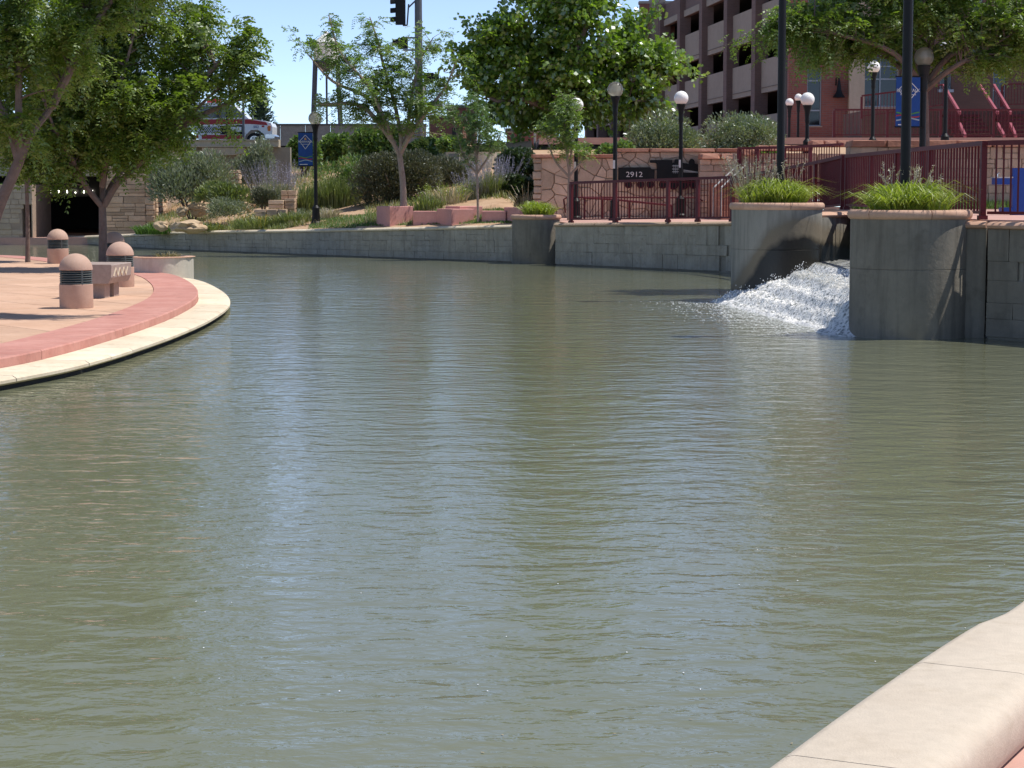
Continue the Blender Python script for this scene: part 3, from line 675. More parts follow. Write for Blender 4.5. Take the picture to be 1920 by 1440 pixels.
def brick_building():
    Y = 95.; X = lambda px: PX(px, Y); Z = lambda py: PZ(py, Y)
    t = thing('brick_building', 'red and dark brick building with blue framed windows behind the right tree', 'building', (X(1700), Y, STREET))
    H = 14.
    def wall_with_holes(x0, x1, holes, mat, y=Y):
        xs = sorted({x0, x1, *[h[0] for h in holes], *[h[1] for h in holes]})
        mb = MB()
        for a, b in zip(xs, xs[1:]):
            hs = sorted([(h[2], h[3]) for h in holes if h[0] <= a+1e-6 and h[1] >= b-1e-6]); z = STREET-.2
            for h0, h1 in hs: mb.box(a, b, y, y+.4, z, h0); z = h1
            mb.box(a, b, y, y+.4, z, H)
        mb.build('wall', mat, t)
    def window(x0, x1, z0, z1, bars, y=Y, mull=()):
        w = MB().box(x0, x1, y+.22, y+.26, z0, z1).build('window', 'darkglass', t); fr = MB()
        f = .045
        fr.box(x0, x0+f, y+.14, y+.21, z0, z1).box(x1-f, x1, y+.14, y+.21, z0, z1).box(x0+f, x1-f, y+.14, y+.21, z0, z0+f).box(x0+f, x1-f, y+.14, y+.21, z1-f, z1)
        for zb in bars: fr.box(x0+f, x1-f, y+.14, y+.21, zb-.03, zb+.03)
        for xm in mull: fr.box(xm-.03, xm+.03, y+.13, y+.205, z0+f, z1-f)
        fr.build('frame', 'frameblue', w)
    h1 = (X(1511), X(1538), Z(236), Z(126)); h1b = (X(1511), X(1538), Z(100), Z(-20))
    wall_with_holes(X(1476), X(1587), [h1, h1b], 'brick'); window(*h1, [Z(151), Z(207)]); window(*h1b, [Z(40)])
    MB().box(X(1509), X(1540), Y-.06, Y+.12, Z(238.5), Z(236.05)).build('sill', 'spandrel', t)
    MB().box(X(1587)+.01, X(1616), Y-.35, Y+.4, STREET-.2, H).build('pilaster', 'beigeconc', t)
    h2 = (X(1617), X(1681), Z(200), Z(85)); wall_with_holes(X(1616)+.01, X(1683), [h2], 'spandrel', Y+.05); window(*h2, [Z(148), Z(124)], Y+.05, [X(1648)])
    hs = [(X(1757), X(1778), Z(168), Z(100)), (X(1812), X(1834), Z(122), Z(55)), (X(1856), X(1880), Z(245), Z(95)), (X(1812), X(1834), Z(40), Z(-30))]
    wall_with_holes(X(1683)+.01, X(2300), hs, 'darkbrick', Y-.2)
    for h in hs: window(*h, [(h[2]+h[3])/2], Y-.2); MB().box(h[0]-.1, h[1]+.1, Y-.3, Y-.02, h[2]-.13, h[2]-.002).build('sill', 'frameblue', t)
    MB().box(X(1478), X(2300), Y+.5, Y+1.6, STREET-.2, H-.1).build('core', 'darkconc', t)
    # bell shaped wall lamp
    l = thing('wall_lamp', 'dark bell shaped lamp on the brick wall beside the beige pilaster', 'lamp', at(1572, 180, Y))
    p = at(1573, 172, Y-.28); MB().lathe([(.05, .5), (.07, .35), (.09, .25), (.10, .1), (.16, -.08), (.27, -.22), (.29, -.26), (.25, -.26)], p, 20).build('shade', 'black', l, True)
    MB().tube([(p.x-.1, Y, p.z+.3), (p.x-.1, Y-.12, p.z+.62), (p.x, Y-.28, p.z+.62), (p.x, Y-.28, p.z+.48)], .035).build('arm', 'black', l)
brick_building()
def far_things():
    # brown stone wall beyond the street
    Y = 112; t = thing('street_wall', 'long brownish grey block wall across the street under the water tower', 'wall', (PX(640, Y), Y, STREET))
    px = 505
    for k, nx in enumerate((526, 573, 620, 670, 722, 800)):
        a = px; MB().box(PX(a, Y)+.02, PX(nx, Y)-.02, Y+random.uniform(0, .04), Y+.3, STREET, PZ(235, Y)).build('panel', 'farwall', t); px = nx
    MB().box(PX(505, Y), PX(800, Y), Y-.06, Y+.36, PZ(234.9, Y), PZ(232, Y)).build('cap', 'cap', t)
    Y = 130
    for (a, b, top, lab) in ((700, 728, 242, 'small red brick building behind the young tree'), (805, 868, 222, 'low red brick building with a dark door right of the signal pole'), (838, 890, 202, 'taller brick block behind the low brick building'), (950, 1042, 246, 'low brick building with three narrow windows under the big tree')):
        yy = Y+(14 if a == 838 else 0); t = thing('brick_house', lab, 'building', (PX((a+b)/2, yy), yy, STREET)); X0, X1 = PX(a, yy), PX(b, yy)
        MB().box(X0, X1, yy, yy+10, STREET-.1, PZ(top, yy)).build('wall', 'farbrick', t); MB().box(X0-.1, X1+.1, yy-.15, yy+10.1, PZ(top, yy)+.003, PZ(top, yy)+.18).build('roof', 'cap', t)
        if a == 950:
            for q in (957, 971, 986): MB().box(PX(q, yy), PX(q+6, yy), yy-.04, yy+.1, PZ(290, yy), PZ(266, yy)).build('window', 'darkglass', t)
        if a == 805: MB().box(PX(848, yy), PX(858, yy), yy-.05, yy+.1, STREET, PZ(240, yy)).build('door', 'darkconc', t)
        if a == 700: MB().box(PX(733, yy-1), PX(752, yy-1), yy-1.2, yy-1, STREET, PZ(240, yy)).build('side_panel', 'spandrel', t)
    for px, y0 in ((976, 248), (1003, 250), (1029, 228)):
        t = MB().tube([(PX(px, 84), 84, 3.5), (PX(px, 84), 84, PZ(y0, 84))], .05); solo(t, 'pale_post', 'steelpale', {976: 'thin pale metal post in front of the low brick building', 1003: 'thin pale metal post left of the stone mural wall', 1029: 'thicker pale post behind the sapling and mural wall'}[px], 'post', (PX(px, 84), 84, 3.5), 'posts along the street')
    t = MB().box(PX(950, 84.2), PX(1030, 84.2), 84.15, 84.25, PZ(248.5, 84.2), PZ(246.5, 84.2)); solo(t, 'cross_rail', 'steelpale', 'thin level pale rail above the low brick building', 'rail', (PX(990, 84.2), 84.2, PZ(247, 84.2)))
    # water tower
    Y = 420; X = lambda px: PX(px, Y); Z = lambda py: PZ(py, Y); c = (X(614), Y, 0); r = (X(636)-X(590))/2
    t = thing('water_tower', 'white water tower with conical roof on dark steel legs', 'tower', (c[0], Y, STREET))
    MB().lathe([(r*1.02, Z(114)), (r*1.02, Z(81)), (r*.98, Z(81))], c, 32).build('tank', 'towerwhite', t, True)
    MB().lathe([(r*1.03, Z(80.5)), (r*.25, Z(64)), (r*.1, Z(63.5))], c, 32).build('roof', 'towerwhite', t, True); MB().lathe([(r*.12, Z(63.5)), (r*.2, Z(61)), (.02, Z(58))], c, 12).build('finial', 'towerwhite', t, True)
    MB().lathe([(r*1.12, Z(118)), (r*1.12, Z(114.2)), (r*1.0, Z(114.2))], c, 32).build('balcony', 'towersteel', t); MB().lathe([(.1, Z(136)), (r*.5, Z(131)), (r*.9, Z(118.2))], c, 24).build('tank_bottom', 'towersteel', t, True)
    for sx, sy in ((-1, -1), (1, -1), (1, 1), (-1, 1)): MB().tube([(c[0]+sx*r*.9, Y+sy*r*.9, Z(116)), (c[0]+sx*r*1.28, Y+sy*r*1.28, STREET)], .30, 6).build('leg', 'towersteel', t)
    for py, k in ((198, 1.1), (160, 1.0)):
        mb = MB(); q = [(c[0]+sx*r*k, Y+sy*r*k, Z(py)) for sx, sy in ((-1, -1), (1, -1), (1, 1), (-1, 1))]
        if py == 198:
            for i in range(4): mb.tube([q[i], q[(i+1) % 4]], .16, 6)
            mb.build('strut', 'towersteel', t)
    MB().tube([(c[0], Y, Z(134)), (c[0], Y, STREET)], .22, 8).build('riser_pipe', 'towersteel', t)
    mb = MB()
    for sx in (-1, 1): mb.tube([(c[0]+sx*r*1.1, Y-r*1.1, Z(198)), (c[0]-sx*r*1.25, Y-r*1.25, Z(250))], .05, 4)
    mb.build('brace', 'towersteel', t)
    # traffic signal mast
    Y = 89.; X = lambda px: PX(px, Y); Z = lambda py: PZ(py, Y); t = thing('traffic_signal', 'tall dark signal mast with hanging traffic light and side signals', 'traffic light', (X(786), Y, STREET))
    MB().tube([(X(787), Y, STREET-.1), (X(786), Y, Z(100)), (X(785), Y, Z(-260))], [.185, .165, .13], 14).build('mast', 'greypole', t, True)
    MB().tube([(X(785), Y, Z(-25)), (X(700), Y-.2, Z(-45)), (X(500), Y-.5, Z(-70))], [.11, .09, .07], 10).build('mast_arm', 'greypole', t)
    def head(px, py, w, h, n, flip=1, arms=()):
        x, z = X(px), Z(py); g = MB().box(x-w/2, x+w/2, Y-.32, Y-.06, z-h/2, z+h/2).build('signal_head', 'black', t)
        for k in range(n):
            zz = z+h/2-(k+.5)*h/n; p = MB(); rr = h/n*.42
            prof = [(x-flip*w/2, Y-.19+rr*math.cos(a), zz+rr*math.sin(a)) for a in np.linspace(-.3, math.pi+.3, 9)]; prof2 = [(x-flip*(w/2+.22), b, c_-.02) for _, b, c_ in prof]
            p.add(prof+prof2, [(i, i+1, 9+i+1, 9+i) for i in range(8)]); p.build('visor', 'black', g)
        for (a, b) in arms: MB().tube([a, b], .035, 6).build('bracket', 'greypole', t)
    head(753, 22, .42, 1.12, 3, 1, [((X(757), Y-.1, Z(48)), (X(765), Y-.1, Z(48))), ((X(765), Y-.1, Z(48)), (X(768), Y-.1, Z(8))), ((X(768), Y-.1, Z(14)), (X(784), Y, Z(-2)))])
    head(757, 82, .42, .45, 1, 1, [((X(757), Y-.1, Z(71)), (X(785), Y, Z(71))), ((X(757), Y-.1, Z(94)), (X(785), Y, Z(94)))])
    head(815, 96, .22, .25, 1, -1, [((X(786), Y, Z(95)), (X(812), Y-.1, Z(95)))]); head(805, 147, .42, .45, 1, -1, [((X(787), Y, Z(141)), (X(800), Y-.1, Z(141))), ((X(787), Y, Z(155)), (X(800), Y-.1, Z(155)))])
    MB().box(X(794), X(800), Y-.25, Y-.05, Z(178), Z(158)).build('push_button_box', 'white', t)
    # second signal / lamp seen through the left tree
    t = thing('street_light_mast', 'dark mast with signal box seen through the left tree crown', 'traffic light', (PX(312, 89), 89, STREET)); MB().tube([(PX(312, 89), 89, STREET), (PX(311, 89), 89, PZ(30, 89))], .1, 10).build('mast', 'greypole', t, True); MB().box(PX(305, 89), PX(325, 89), 88.8, 89.2, PZ(72, 89), PZ(58, 89)).build('signal_head', 'black', t)
    solo(MB().tube([(PX(458, 95), 95, STREET), (PX(458, 95), 95, PZ(150, 95))], .06, 8), 'thin_mast', 'greypole', 'thin dark mast rising behind the van beside the conifer', 'post', (PX(458, 95), 95, STREET))
far_things()
def van():
    Y = 97.; XF = PX(513, Y); D = STREET+.02
    t = thing('emergency_van', 'white van with red stripes and black window panels on the bridge', 'van', (XF-2.6, Y, D))
    L = 5.4; s = 1.0
    def q(x, z): return (XF+x, D+z)
    body = [q(-L, .42), q(-4.45, .42), q(-4.35, .62), q(-4.1, .78), q(-3.8, .78), q(-3.55, .62), q(-3.45, .40), q(-1.30, .40), q(-1.27, .62), q(-1.02, .84), q(-.70, .86), q(-.42, .66), q(-.36, .42), q(-.08, .42), q(-.04, .60), q(-.03, 1.0), q(-.10, 1.16), q(-.40, 1.27), q(-1.12, 1.36), q(-1.85, 2.02), q(-2.1, 2.1), q(-L+.1, 2.1), q(-L, 1.9)]
    b = MB().vprism(body, Y, Y+1.95).build('body', 'vanwhite', t)
    e = .012
    def panel(pts, mat, name, par=b, off=e): MB().vprism([q(*p) for p in pts], Y-off, Y+.02).build(name, mat, par)
    panel([(-5.3, 1.33), (-1.1, 1.34), (-.32, 1.20), (-.24, 1.06), (-1.1, 1.12), (-5.3, 1.06)], 'red', 'stripe')
    panel([(-5.3, .44), (-3.46, .44), (-3.46, .60), (-5.3, .60)], 'red', 'stripe'); panel([(-3.3, .43), (-1.32, .43), (-1.32, .62), (-3.3, .62)], 'red', 'stripe')
    panel([(-3.35, 1.38), (-1.3, 1.42), (-1.75, 1.92), (-3.35, 1.95)], 'darkglass', 'side_window'); panel([(-5.2, 1.38), (-3.5, 1.38), (-3.5, 1.95), (-5.2, 1.95)], 'darkglass', 'side_window')
    d = MB().vprism([q(*p) for p in [(-2.45, .64), (-1.34, .64), (-1.34, 1.08), (-2.45, 1.04)]], Y-e, Y+.02).build('door_panel', 'navy', t); d.data.materials[0] = MATS['black']
    panel([(-1.95, .76), (-1.46, .76), (-1.46, .99), (-1.95, .99)], 'vanwhite', 'white_panel', d, .02); panel([(-3.4, .70), (-2.5, .70), (-2.5, 1.0), (-3.4, 1.0)], 'black', 'lattice_panel')
    mb = MB()
    for k in range(9): x = -3.38+k*.1; mb.bar((XF+x, Y-.02, D+.71), (XF+x+.2, Y-.02, D+.98), .012, .02); mb.bar((XF+x+.2, Y-.02, D+.71), (XF+x, Y-.02, D+.98), .012, .02)
    mb.build('lattice', 'vanwhite', b); text_mesh('502', .17, 'navy', b, (XF-.78, Y-.012, D+.98), ext=.004)
    MB().lathe([(.0, -.02), (.10, -.02), (.10, .03), (0, .03)], (0, 0, 0), 14)
    panel([(-.24, .80), (-.12, .80), (-.10, 1.02), (-.20, 1.05), (-.26, .98)], 'orange', 'headlight', b, .03); panel([(-.52, .97), (-.40, .97), (-.40, 1.05), (-.52, 1.05)], 'red', 'marker_plate')
    MB().vprism([q(-.36, .46), q(.06, .46), q(.08, .56), q(.02, .64), q(-.36, .64)], Y-.05, Y+2.0).build('bumper', 'chrome', t)
    for x in (-.86, -3.95):
        w_ = MB().add(*cyl_y(XF+x, Y-.02, D+.36, .36, .24)).build('wheel', 'tyre', t, True); MB().add(*cyl_y(XF+x, Y-.04, D+.36, .22, .1)).build('rim', 'chrome', w_, True)
        for k in range(6): a = k*math.pi/3; MB().add(*cyl_y(XF+x+.135*math.cos(a), Y-.046, D+.36+.135*math.sin(a), .035, .03, 8)).build('rim_hole', 'tyre', w_)
    r = MB().box(XF-3.1, XF-2.6, Y+.4, Y+1.55, D+2.11, D+2.3); r.build('light_bar', 'red', t)
def cyl_y(x, y, z, r, w, n=24):
    vs = [(x+r*math.cos(2*math.pi*k/n), yy, z+r*math.sin(2*math.pi*k/n)) for yy in (y, y+w) for k in range(n)]
    return vs, [tuple(range(n)), tuple(range(2*n-1, n-1, -1))]+[(k, n+k, n+(k+1) % n, (k+1) % n) for k in range(n)]
van()
solo(MB().tube([(PX(427, 96.6), 96.6, STREET), (PX(427, 96.6), 96.6, PZ(205, 96.6))], .045, 8), 'dark_post', 'black', 'thin black post standing in front of the white van', 'post', (PX(427, 96.6), 96.6, STREET))
# ================================================================ RAILINGS, LAMPS, FURNITURE
def railing(path, label, posts=(), h=1.07, gap=.115, pw=.095, zl=.09, cat='railing', bal=.022, thick=.05, top=.065, name='railing', group=None):
    path = [Vector(p) for p in path]; t = thing(name, label, cat, path[0], group)
    bm = MB().box(-bal/2, bal/2, -bal/2, bal/2, 0, h-zl-top-.02).mesh('baluster'); bm.materials.append(MATS['maroon'])
    L = [0]
    for a, b in zip(path, path[1:]): L.append(L[-1]+(b-a).length)
    def P(u):
        for i in range(len(L)-1):
            if u <= L[i+1]+1e-6: return path[i].lerp(path[i+1], (u-L[i])/(L[i+1]-L[i]))
        return path[-1]
    for a, b in zip(path, path[1:]):
        u = Vector((0, 0, 1)); MB().bar(a+u*(h-top/2), b+u*(h-top/2), .085, top).build('top_rail', 'maroon', t); MB().bar(a+u*zl, b+u*zl, thick, .04).build('bottom_rail', 'maroon', t)
    ps = list(posts) or [L[-1]*k/max(1, round(L[-1]/1.9)) for k in range(max(1, round(L[-1]/1.9))+1)]
    for u in ps:
        p = P(min(u, L[-1])); q = P(min(L[-1], u+.05)) if u < L[-1]-.05 else P(u-.05); ang = math.atan2(q.y-p.y, q.x-p.x)
        pm = MB().box(-pw/2, pw/2, -pw*.35, pw*.35, 0, h-top-.002).box(-pw*.62, pw*.62, -pw*.55, pw*.55, -.01, .05).mesh('post'); pm.materials.append(MATS['maroon']); piece('post', pm, t, p, ang)
    n = int(L[-1]/gap)
    for k in range(1, n):
        u = L[-1]*k/n
        if min(abs(u-v) for v in ps) < pw*.7: continue
        p = P(u); piece('baluster', bm, t, (p.x, p.y, p.z+zl+.02))
    return t
F0 = (PX(1070, 54.5), 54.5, 1.11); F1 = (5.02, 49.75, 1.228)
railing([F0, F1, (5.3, 49.2, 1.24)], 'maroon railing on the river wall in front of the stone mural', posts=(.02, 1.85, 3.9, 5.0, 6.3))
railing([(5.32, 49.15, 1.24), (5.9, 46.8, 1.37), (6.45, 43.8, 1.53), (6.53, 41.2, 1.605)], 'maroon railing climbing behind the left drum planter to the footbridge', posts=(2.4, 5.2, 8.2))
railing([(6.56, 41.0, 1.605), (6.52, 36, 1.605), (6.48, 32, 1.605), (6.47, 28.62, 1.605)], 'tall maroon railing along the footbridge behind the right drum planter', posts=(.05, 3.0, 5.6, 8.6, 12.3), pw=.11, gap=.2, bal=.026)
railing([(6.50, 28.50, 1.605), (7.45, 27.45, 1.605), (8.3, 26, 1.605)], 'maroon railing at the right edge in front of the blue drinking fountain', posts=(.9, 3.0), pw=.1)
railing([(PX(1384, 57), 57, 2.05), (PX(1490, 55), 55, 2.05), (PX(1578, 53), 53, 2.08)], 'maroon railing of the stair landing behind the left drum planter', posts=(.02, .8, 1.9, 3.1))
railing([(PX(1562, 78), 78, 3.88), (PX(1700, 78), 78, 3.88), (PX(1960, 78), 78, 3.88)], 'maroon terrace fence in front of the brick building', h=1.05, gap=.14)
# low ramp rails in front of the mural
def handrail(pts, label, r=.024, posts=(), mat='maroon', cat='handrail'):
    t = thing('handrail', label, cat, pts[0]); MB().tube(pts, r, 8).build('rail', mat, t, True)
    for p, z in posts: MB().tube([p, (p[0], p[1], z)], r, 6).build('post', mat, t)
Yr = 58.6
for py, lab in ((370.5, 'upper level rail of the ramp in front of the mural wall'),):
    handrail([(PX(1060, Yr), Yr, PZ(399, Yr)), (PX(1057, Yr), Yr, PZ(374, Yr)), (PX(1062, Yr), Yr, PZ(370.6, Yr)), (PX(1095, Yr), Yr, PZ(370, Yr)), (PX(1308, Yr), Yr, PZ(370.5, Yr)), (PX(1318, Yr), Yr, PZ(377, Yr))], 'level maroon handrail in front of the stone mural wall', posts=[((PX(x, Yr), Yr, PZ(371, Yr)), 1.14) for x in (1130, 1222, 1285)])
handrail([(PX(1094, 57.6), 57.6, PZ(371, 57.6)), (PX(1150, 57.6), 57.6, PZ(374, 57.6)), (PX(1262, 57.6), 57.6, PZ(385.5, 57.6))], 'sloping maroon handrail with sunlit top below the locomotive plate', .03, posts=[((PX(x, 57.6), 57.6, PZ(372+(x-1094)*.083, 57.6)), 1.14) for x in (1096, 1180, 1260)])
for k, (x0, x1) in enumerate(((1244, 1250), (1300, 1308))):
    pass
# stairs right of the mural with pale handrails
def stairs():
    t = thing('garden_stairs', 'stone stairs with pale steel handrails right of the mural wall', 'stairs', (PX(1360, 57), 57, 1.2))
    for k in range(6): MB().box(PX(1340, 57), PX(1392, 57), 55.2+k*.33, 55.2+(k+1)*.33+(0 if k < 5 else 1.6), 1.15, 1.25+.15*(k+1)-.0).build('step', 'redcap', t)
    for px in (1338, 1352):
        a = at(px, 352, 55.2); b = at(px+46, 309, 57); MB().tube([(a.x, a.y, a.z-.75), a, b, (b.x+.3, b.y+.1, b.z), (b.x+.3, b.y+.1, b.z-.8)], .024, 8).build('handrail', 'steelpale', t, True)
stairs()
# ---- lamps
def lamp(px, gy, Y, zb, label, globe='milkglobe', gd=.40, base=True, r=.055, group='globe street lamps', white=True, sticker=False):
    x = PX(px, Y); zc = PZ(gy, Y); t = thing('street_lamp', label, 'street lamp', (x, Y, zb), group); c = (x, Y, 0); zg = zc-gd*.46
    if base: MB().lathe([(.17, zb), (.17, zb+.08), (.13, zb+.12), (.115, zb+.5), (.12, zb+.53), (.085, zb+.58), (r, zb+.62)], c, 20).build('base', 'black', t, True)
    MB().lathe([(r*1.05, zb+.55 if base else zb), (r, zg-.5)], c, 16).build('shaft', 'black', t, True)
    MB().lathe([(r, zg-.5), (r*1.35, zg-.42), (r*1.2, zg-.36), (r*1.5, zg-.15), (.125, zg-.02), (.13, zg+.02), (.10, zg+.03)], c, 20).build('collar', 'black', t, True)
    g_ = MB().lathe([(.1, -gd*.46)]+[(gd/2*math.cos(a), gd/2*math.sin(a)) for a in np.linspace(-1.15, 1.5, 14)]+[(.003, gd/2)], (x, Y, zc), 28).build('globe', globe, t, 'all')
    if globe == 'clearglobe':
        MB().lathe([(.05, -gd*.45), (.06, -gd*.2), (.045, -gd*.18), (.075, -gd*.1), (.075, gd*.26), (.02, gd*.3)], (x, Y, zc), 14).build('bulb', 'white', g_, True)
    if sticker: MB().box(x-.028-.03, x+.028-.03, Y-r-.012, Y-r+.01, zb+sticker-.2, zb+sticker+.02).build('sticker', 'white', t)
    return t, x
L_A = lamp(592, 222, 64.2, .87, 'black globe lamp with blue banner above the river wall', 'clearglobe', .42)
lamp(1080, 197, 58.2, 1.12, 'black lamp with white globe half hidden by the sapling', sticker=1.6); lamp(1153, 168, 55.6, 1.13, 'black lamp with clear globe rising in front of the railing and mural', 'clearglobe', .42, sticker=1.6)
lamp(1276, 184, 58.5, 1.18, 'black lamp with white globe in front of the locomotive plate', sticker=1.6)
lamp(1512, 186.5, 60, 2.8, 'black lamp with the largest white globe right of the left tall pole'); 
for k, (a, b, gd, lab) in enumerate(((1478.5, 192, .38, 'small white globe lamp just right of the left tall pole'), (1495, 183, .38, 'higher small white globe lamp behind the largest globe'), (1494.5, 190, .36, 'lower small white globe lamp partly behind the largest globe'))): lamp(a, b, 88+k*4, STREET, lab, base=False, gd=.34)
lamp(1634.5, 126, 66, 3.0, 'black lamp with white globe in front of the blue framed glass'); lamp(1770, 90, 58, 2.9, 'black lamp with white globe among the branches of the right tree')
L_B = lamp(1728, 107, 40.3, 1.6, 'black lamp with clear globe and blue banner behind the footbridge', 'clearglobe', .38, r=.06)
lamp(1697, -190, PR[1]+.1, 1.69, 'tall dark lamp post standing in the right drum planter', r=.068, base=False); lamp(1463, -150, PL[1], 1.72, 'tall dark lamp post standing in the left drum planter', r=.068, base=False)
x = PX(1464, PL[1])
MB_ = MB().lathe([(.078, PZ(50, 37.6)), (.078, PZ(46, 37.6))], (PX(1467, PL[1]), PL[1], 0), 16); 
# ---- banners
def banner(x0, x1, z0, z1, Y, xp, label):
    t = thing('banner', label, 'banner', ((x0+x1)/2, Y, z0)); W = x1-x0; H = z1-z0; cx = (x0+x1)/2
    n = 10; mb = MB(); off = lambda u, v: .02*math.sin(v*5+u*2)*.5
    for yy in (0, .006):
        for j in range(n+1):
            for i in range(5): mb.v.append((x0+W*i/4, Y+yy+off(i/4, j/n)*.5, z0+H*j/n))
    N = 5*(n+1)
    for j in range(n):
        for i in range(4):
            a = j*5+i; mb.f.append((a, a+1, a+6, a+5)); mb.f.append((N+a+5, N+a+6, N+a+1, N+a))
    cl = mb.build('cloth', 'bannerblue', t, 'all'); yb = Y-.014
    for z in (z0, z1): MB().tube([(x0-.02, Y, z), (xp, Y, z)], .014, 8).build('arm', 'black', t)
    zc = z0+H*.72; d = W*.40; mb = MB()
    q = [(cx, zc+d*1.15), (cx+d, zc+.1*d), (cx, zc-d*1.25), (cx-d, zc+.1*d)]
    for i in range(4): a, b = q[i], q[(i+1) % 4]; mb.bar((a[0], yb, a[1]), (b[0], yb, b[1]), .006, .014)
    mb.build('emblem_outline', 'white', cl)
    MB().vprism([(cx-d*.25, zc+d*.3), (cx+d*.25, zc+d*.3), (cx+d*.12, zc+d*.62), (cx, zc+d*.8), (cx-d*.14, zc+d*.6)], yb-.003, yb+.003).build('emblem_peak', 'tan', cl)
    text_mesh('RIVERWALK', W*.195, 'white', cl, (cx, yb-.006, zc), sx=.92)
    MB().bar((cx-d*.8, yb, zc-d*.42), (cx+d*.8, yb, zc-d*.42), .006, .01).build('emblem_line', 'white', cl)
    for zz, mat in ((.27, 'green'), (.215, 'red'), (.155, 'frameblue')):
        m = MB(); P = [(x0+W*u, z0+H*(zz+.022*math.sin(u*6+zz*30))) for u in np.linspace(.02, .98, 12)]
        m.add([(a, yb+.002, b-.014) for a, b in P]+[(a, yb+.002, b+.012) for a, b in P], [(i, i+1, 12+i+1, 12+i) for i in range(11)]); m.build('wave_stripe', mat, cl)
    text_mesh('PUEBLO', W*.1, 'white', cl, (cx-W*.12, yb-.004, z0+H*.05)) if False else MB().box(x0+W*.1, x0+W*.65, yb-.003, yb+.004, z0+H*.035, z0+H*.055).build('text_line', 'white', cl)
banner(PX(559, 64), PX(586, 64), PZ(311, 64), PZ(248, 64), 64.15, L_A[1], 'blue banner with diamond emblem on the left lamp above the slope')
banner(PX(1677, 40.2), PX(1722, 40.2), PZ(238, 40.2), PZ(143.5, 40.2), 40.2, L_B[1], 'blue banner with diamond emblem behind the right tall pole')
# ---- bollards, bench on the plaza
def bollard(px, py, label, k=1., first=[]):
    p = gnd(px, py, .246); r = .247
    if not first:
        t = thing('light_bollard', label, 'bollard', p, 'domed light bollards on the plaza'); c = p; H = .67*k
        MB().lathe([(r, 0), (r+.002, .006), (r+.002, .35), (r-.006, .356)], c, 40).build('post', 'bollard', t, True)
        MB().lathe([(r-.05, .35), (r-.05, .56)], c, 32).build('louvre_core', 'black', t, True)
        for j in range(6): z = .364+j*.034; MB().lathe([(r-.055, z+.019), (r-.004, z), (r-.002, z+.008), (r-.05, z+.027)], c, 40, cap=False).build('louvre', 'louvre', t, True)
        for j in range(4): a = .6+j*math.pi/2; MB().box(c.x+(r-.012)*math.cos(a)-.012, c.x+(r-.012)*math.cos(a)+.012, c.y+(r-.012)*math.sin(a)-.012, c.y+(r-.012)*math.sin(a)+.012, c.z+.35, c.z+.565).build('louvre_strut', 'louvre', t)
        MB().lathe([(r-.01, .564), (r+.002, .568)]+[((r+.002)*math.cos(a), .57+r*.98*math.sin(a)) for a in np.linspace(.05, 1.5, 12)]+[(.003, .57+r*.985)], c, 40).build('dome', 'bollard', t, True)
        first.append(t)
    else:
        s = first[0]; t = s.copy(); t.location = p; t['label'] = label; link(t, None, p)
        for ch in s.children: q = ch.copy(); link(q, t, p)
    return t
bollard(143.5, 577, 'nearest domed pink bollard with dark louvres, left of the bench'); bollard(226, 537, 'domed pink bollard with dark louvres, right behind the bench')
bollard(109, 494, 'far domed pink bollard near the thin tree trunk'); bollard(214, 503, 'domed bollard in shade behind the thicker tree trunk')
def bench():
    p = gnd(168, 560, .246); t = thing('concrete_bench', 'grey brown concrete bench with zigzag carved side between the bollards', 'bench', p, None, R(-5)); E = .004
    # local: length along y (away), end faces -y
    w, l, h0, h1 = .37, 1.2, .24, .55
    prof = [(-w+.06, h0), (w-.06, h0), (w-.01, h0+.10), (w, h1-.012), (w-.012, h1), (-w+.012, h1), (-w, h1-.012), (-w+.01, h0+.1)]
    s = MB().vprism(prof, 0, l).build('seat', 'bench', t, local=True)
    for y in (.18, l-.48): MB().box(-.2, .2, y, y+.3, 0, h0-.002).build('leg', 'bench', t, local=True)
    mb = MB(); pts = [(.12*k+.14, h0+.12+(.13 if k % 2 else 0)) for k in range(8)]
    for a, b in zip(pts, pts[1:]): mb.bar((w-.002, a[0], a[1]), (w-.002, b[0], b[1]), .012, .018)
    mb.build('carved_zigzag', 'cream', s, local=True)
bench()
# ---- pink seat blocks on the lawn
def seat_blocks():
    Y = 60.; t = thing('stepped_seat_wall', 'stepped pink concrete seat wall of blocks above the river wall', 'seat wall', (PX(840, Y), Y, .95))
    def blk(pxs, yt, yb, Y, dep=.95, skew=.45, name='block'):
        """corner block: left face runs back to the left, front face level; px of left, corner, right"""
        a, c, b = (PX(p, Y) for p in pxs); zt = PZ(yt, Y); zb = PZ(yb, Y)-.15; k = Y
        poly = [(a, k+skew*2), (c, k), (b, k+.4), (b-(c-a)*.6, k+1.3), (a+.1, k+1.3)]
        MB().prism(poly, zb, zt, .012, .012).build(name, 'pinkblock', t)
    blk((702, 731, 773), 387, 426, 60.55); blk((817, 846, 888), 392, 426, 58.65); blk((833, 862, 904), 387, 421, 59.5); blk((945, 974, 1004), 389, 424, 57.2)
    MB().prism([(PX(774, 60), 60.0), (PX(820, 59.6), 59.6), (PX(820, 60)-.1, 60.6), (PX(774, 60), 60.8)], .75, PZ(396, 60), .012, .012).build('seat', 'pinkblock', t)
    MB().prism([(PX(903, 58.4), 58.4), (PX(948, 57.9), 57.9), (PX(948, 58)-.1, 59.0), (PX(903, 58), 59.2)], .75, PZ(396, 58), .012, .012).build('seat', 'pinkblock', t)
seat_blocks()
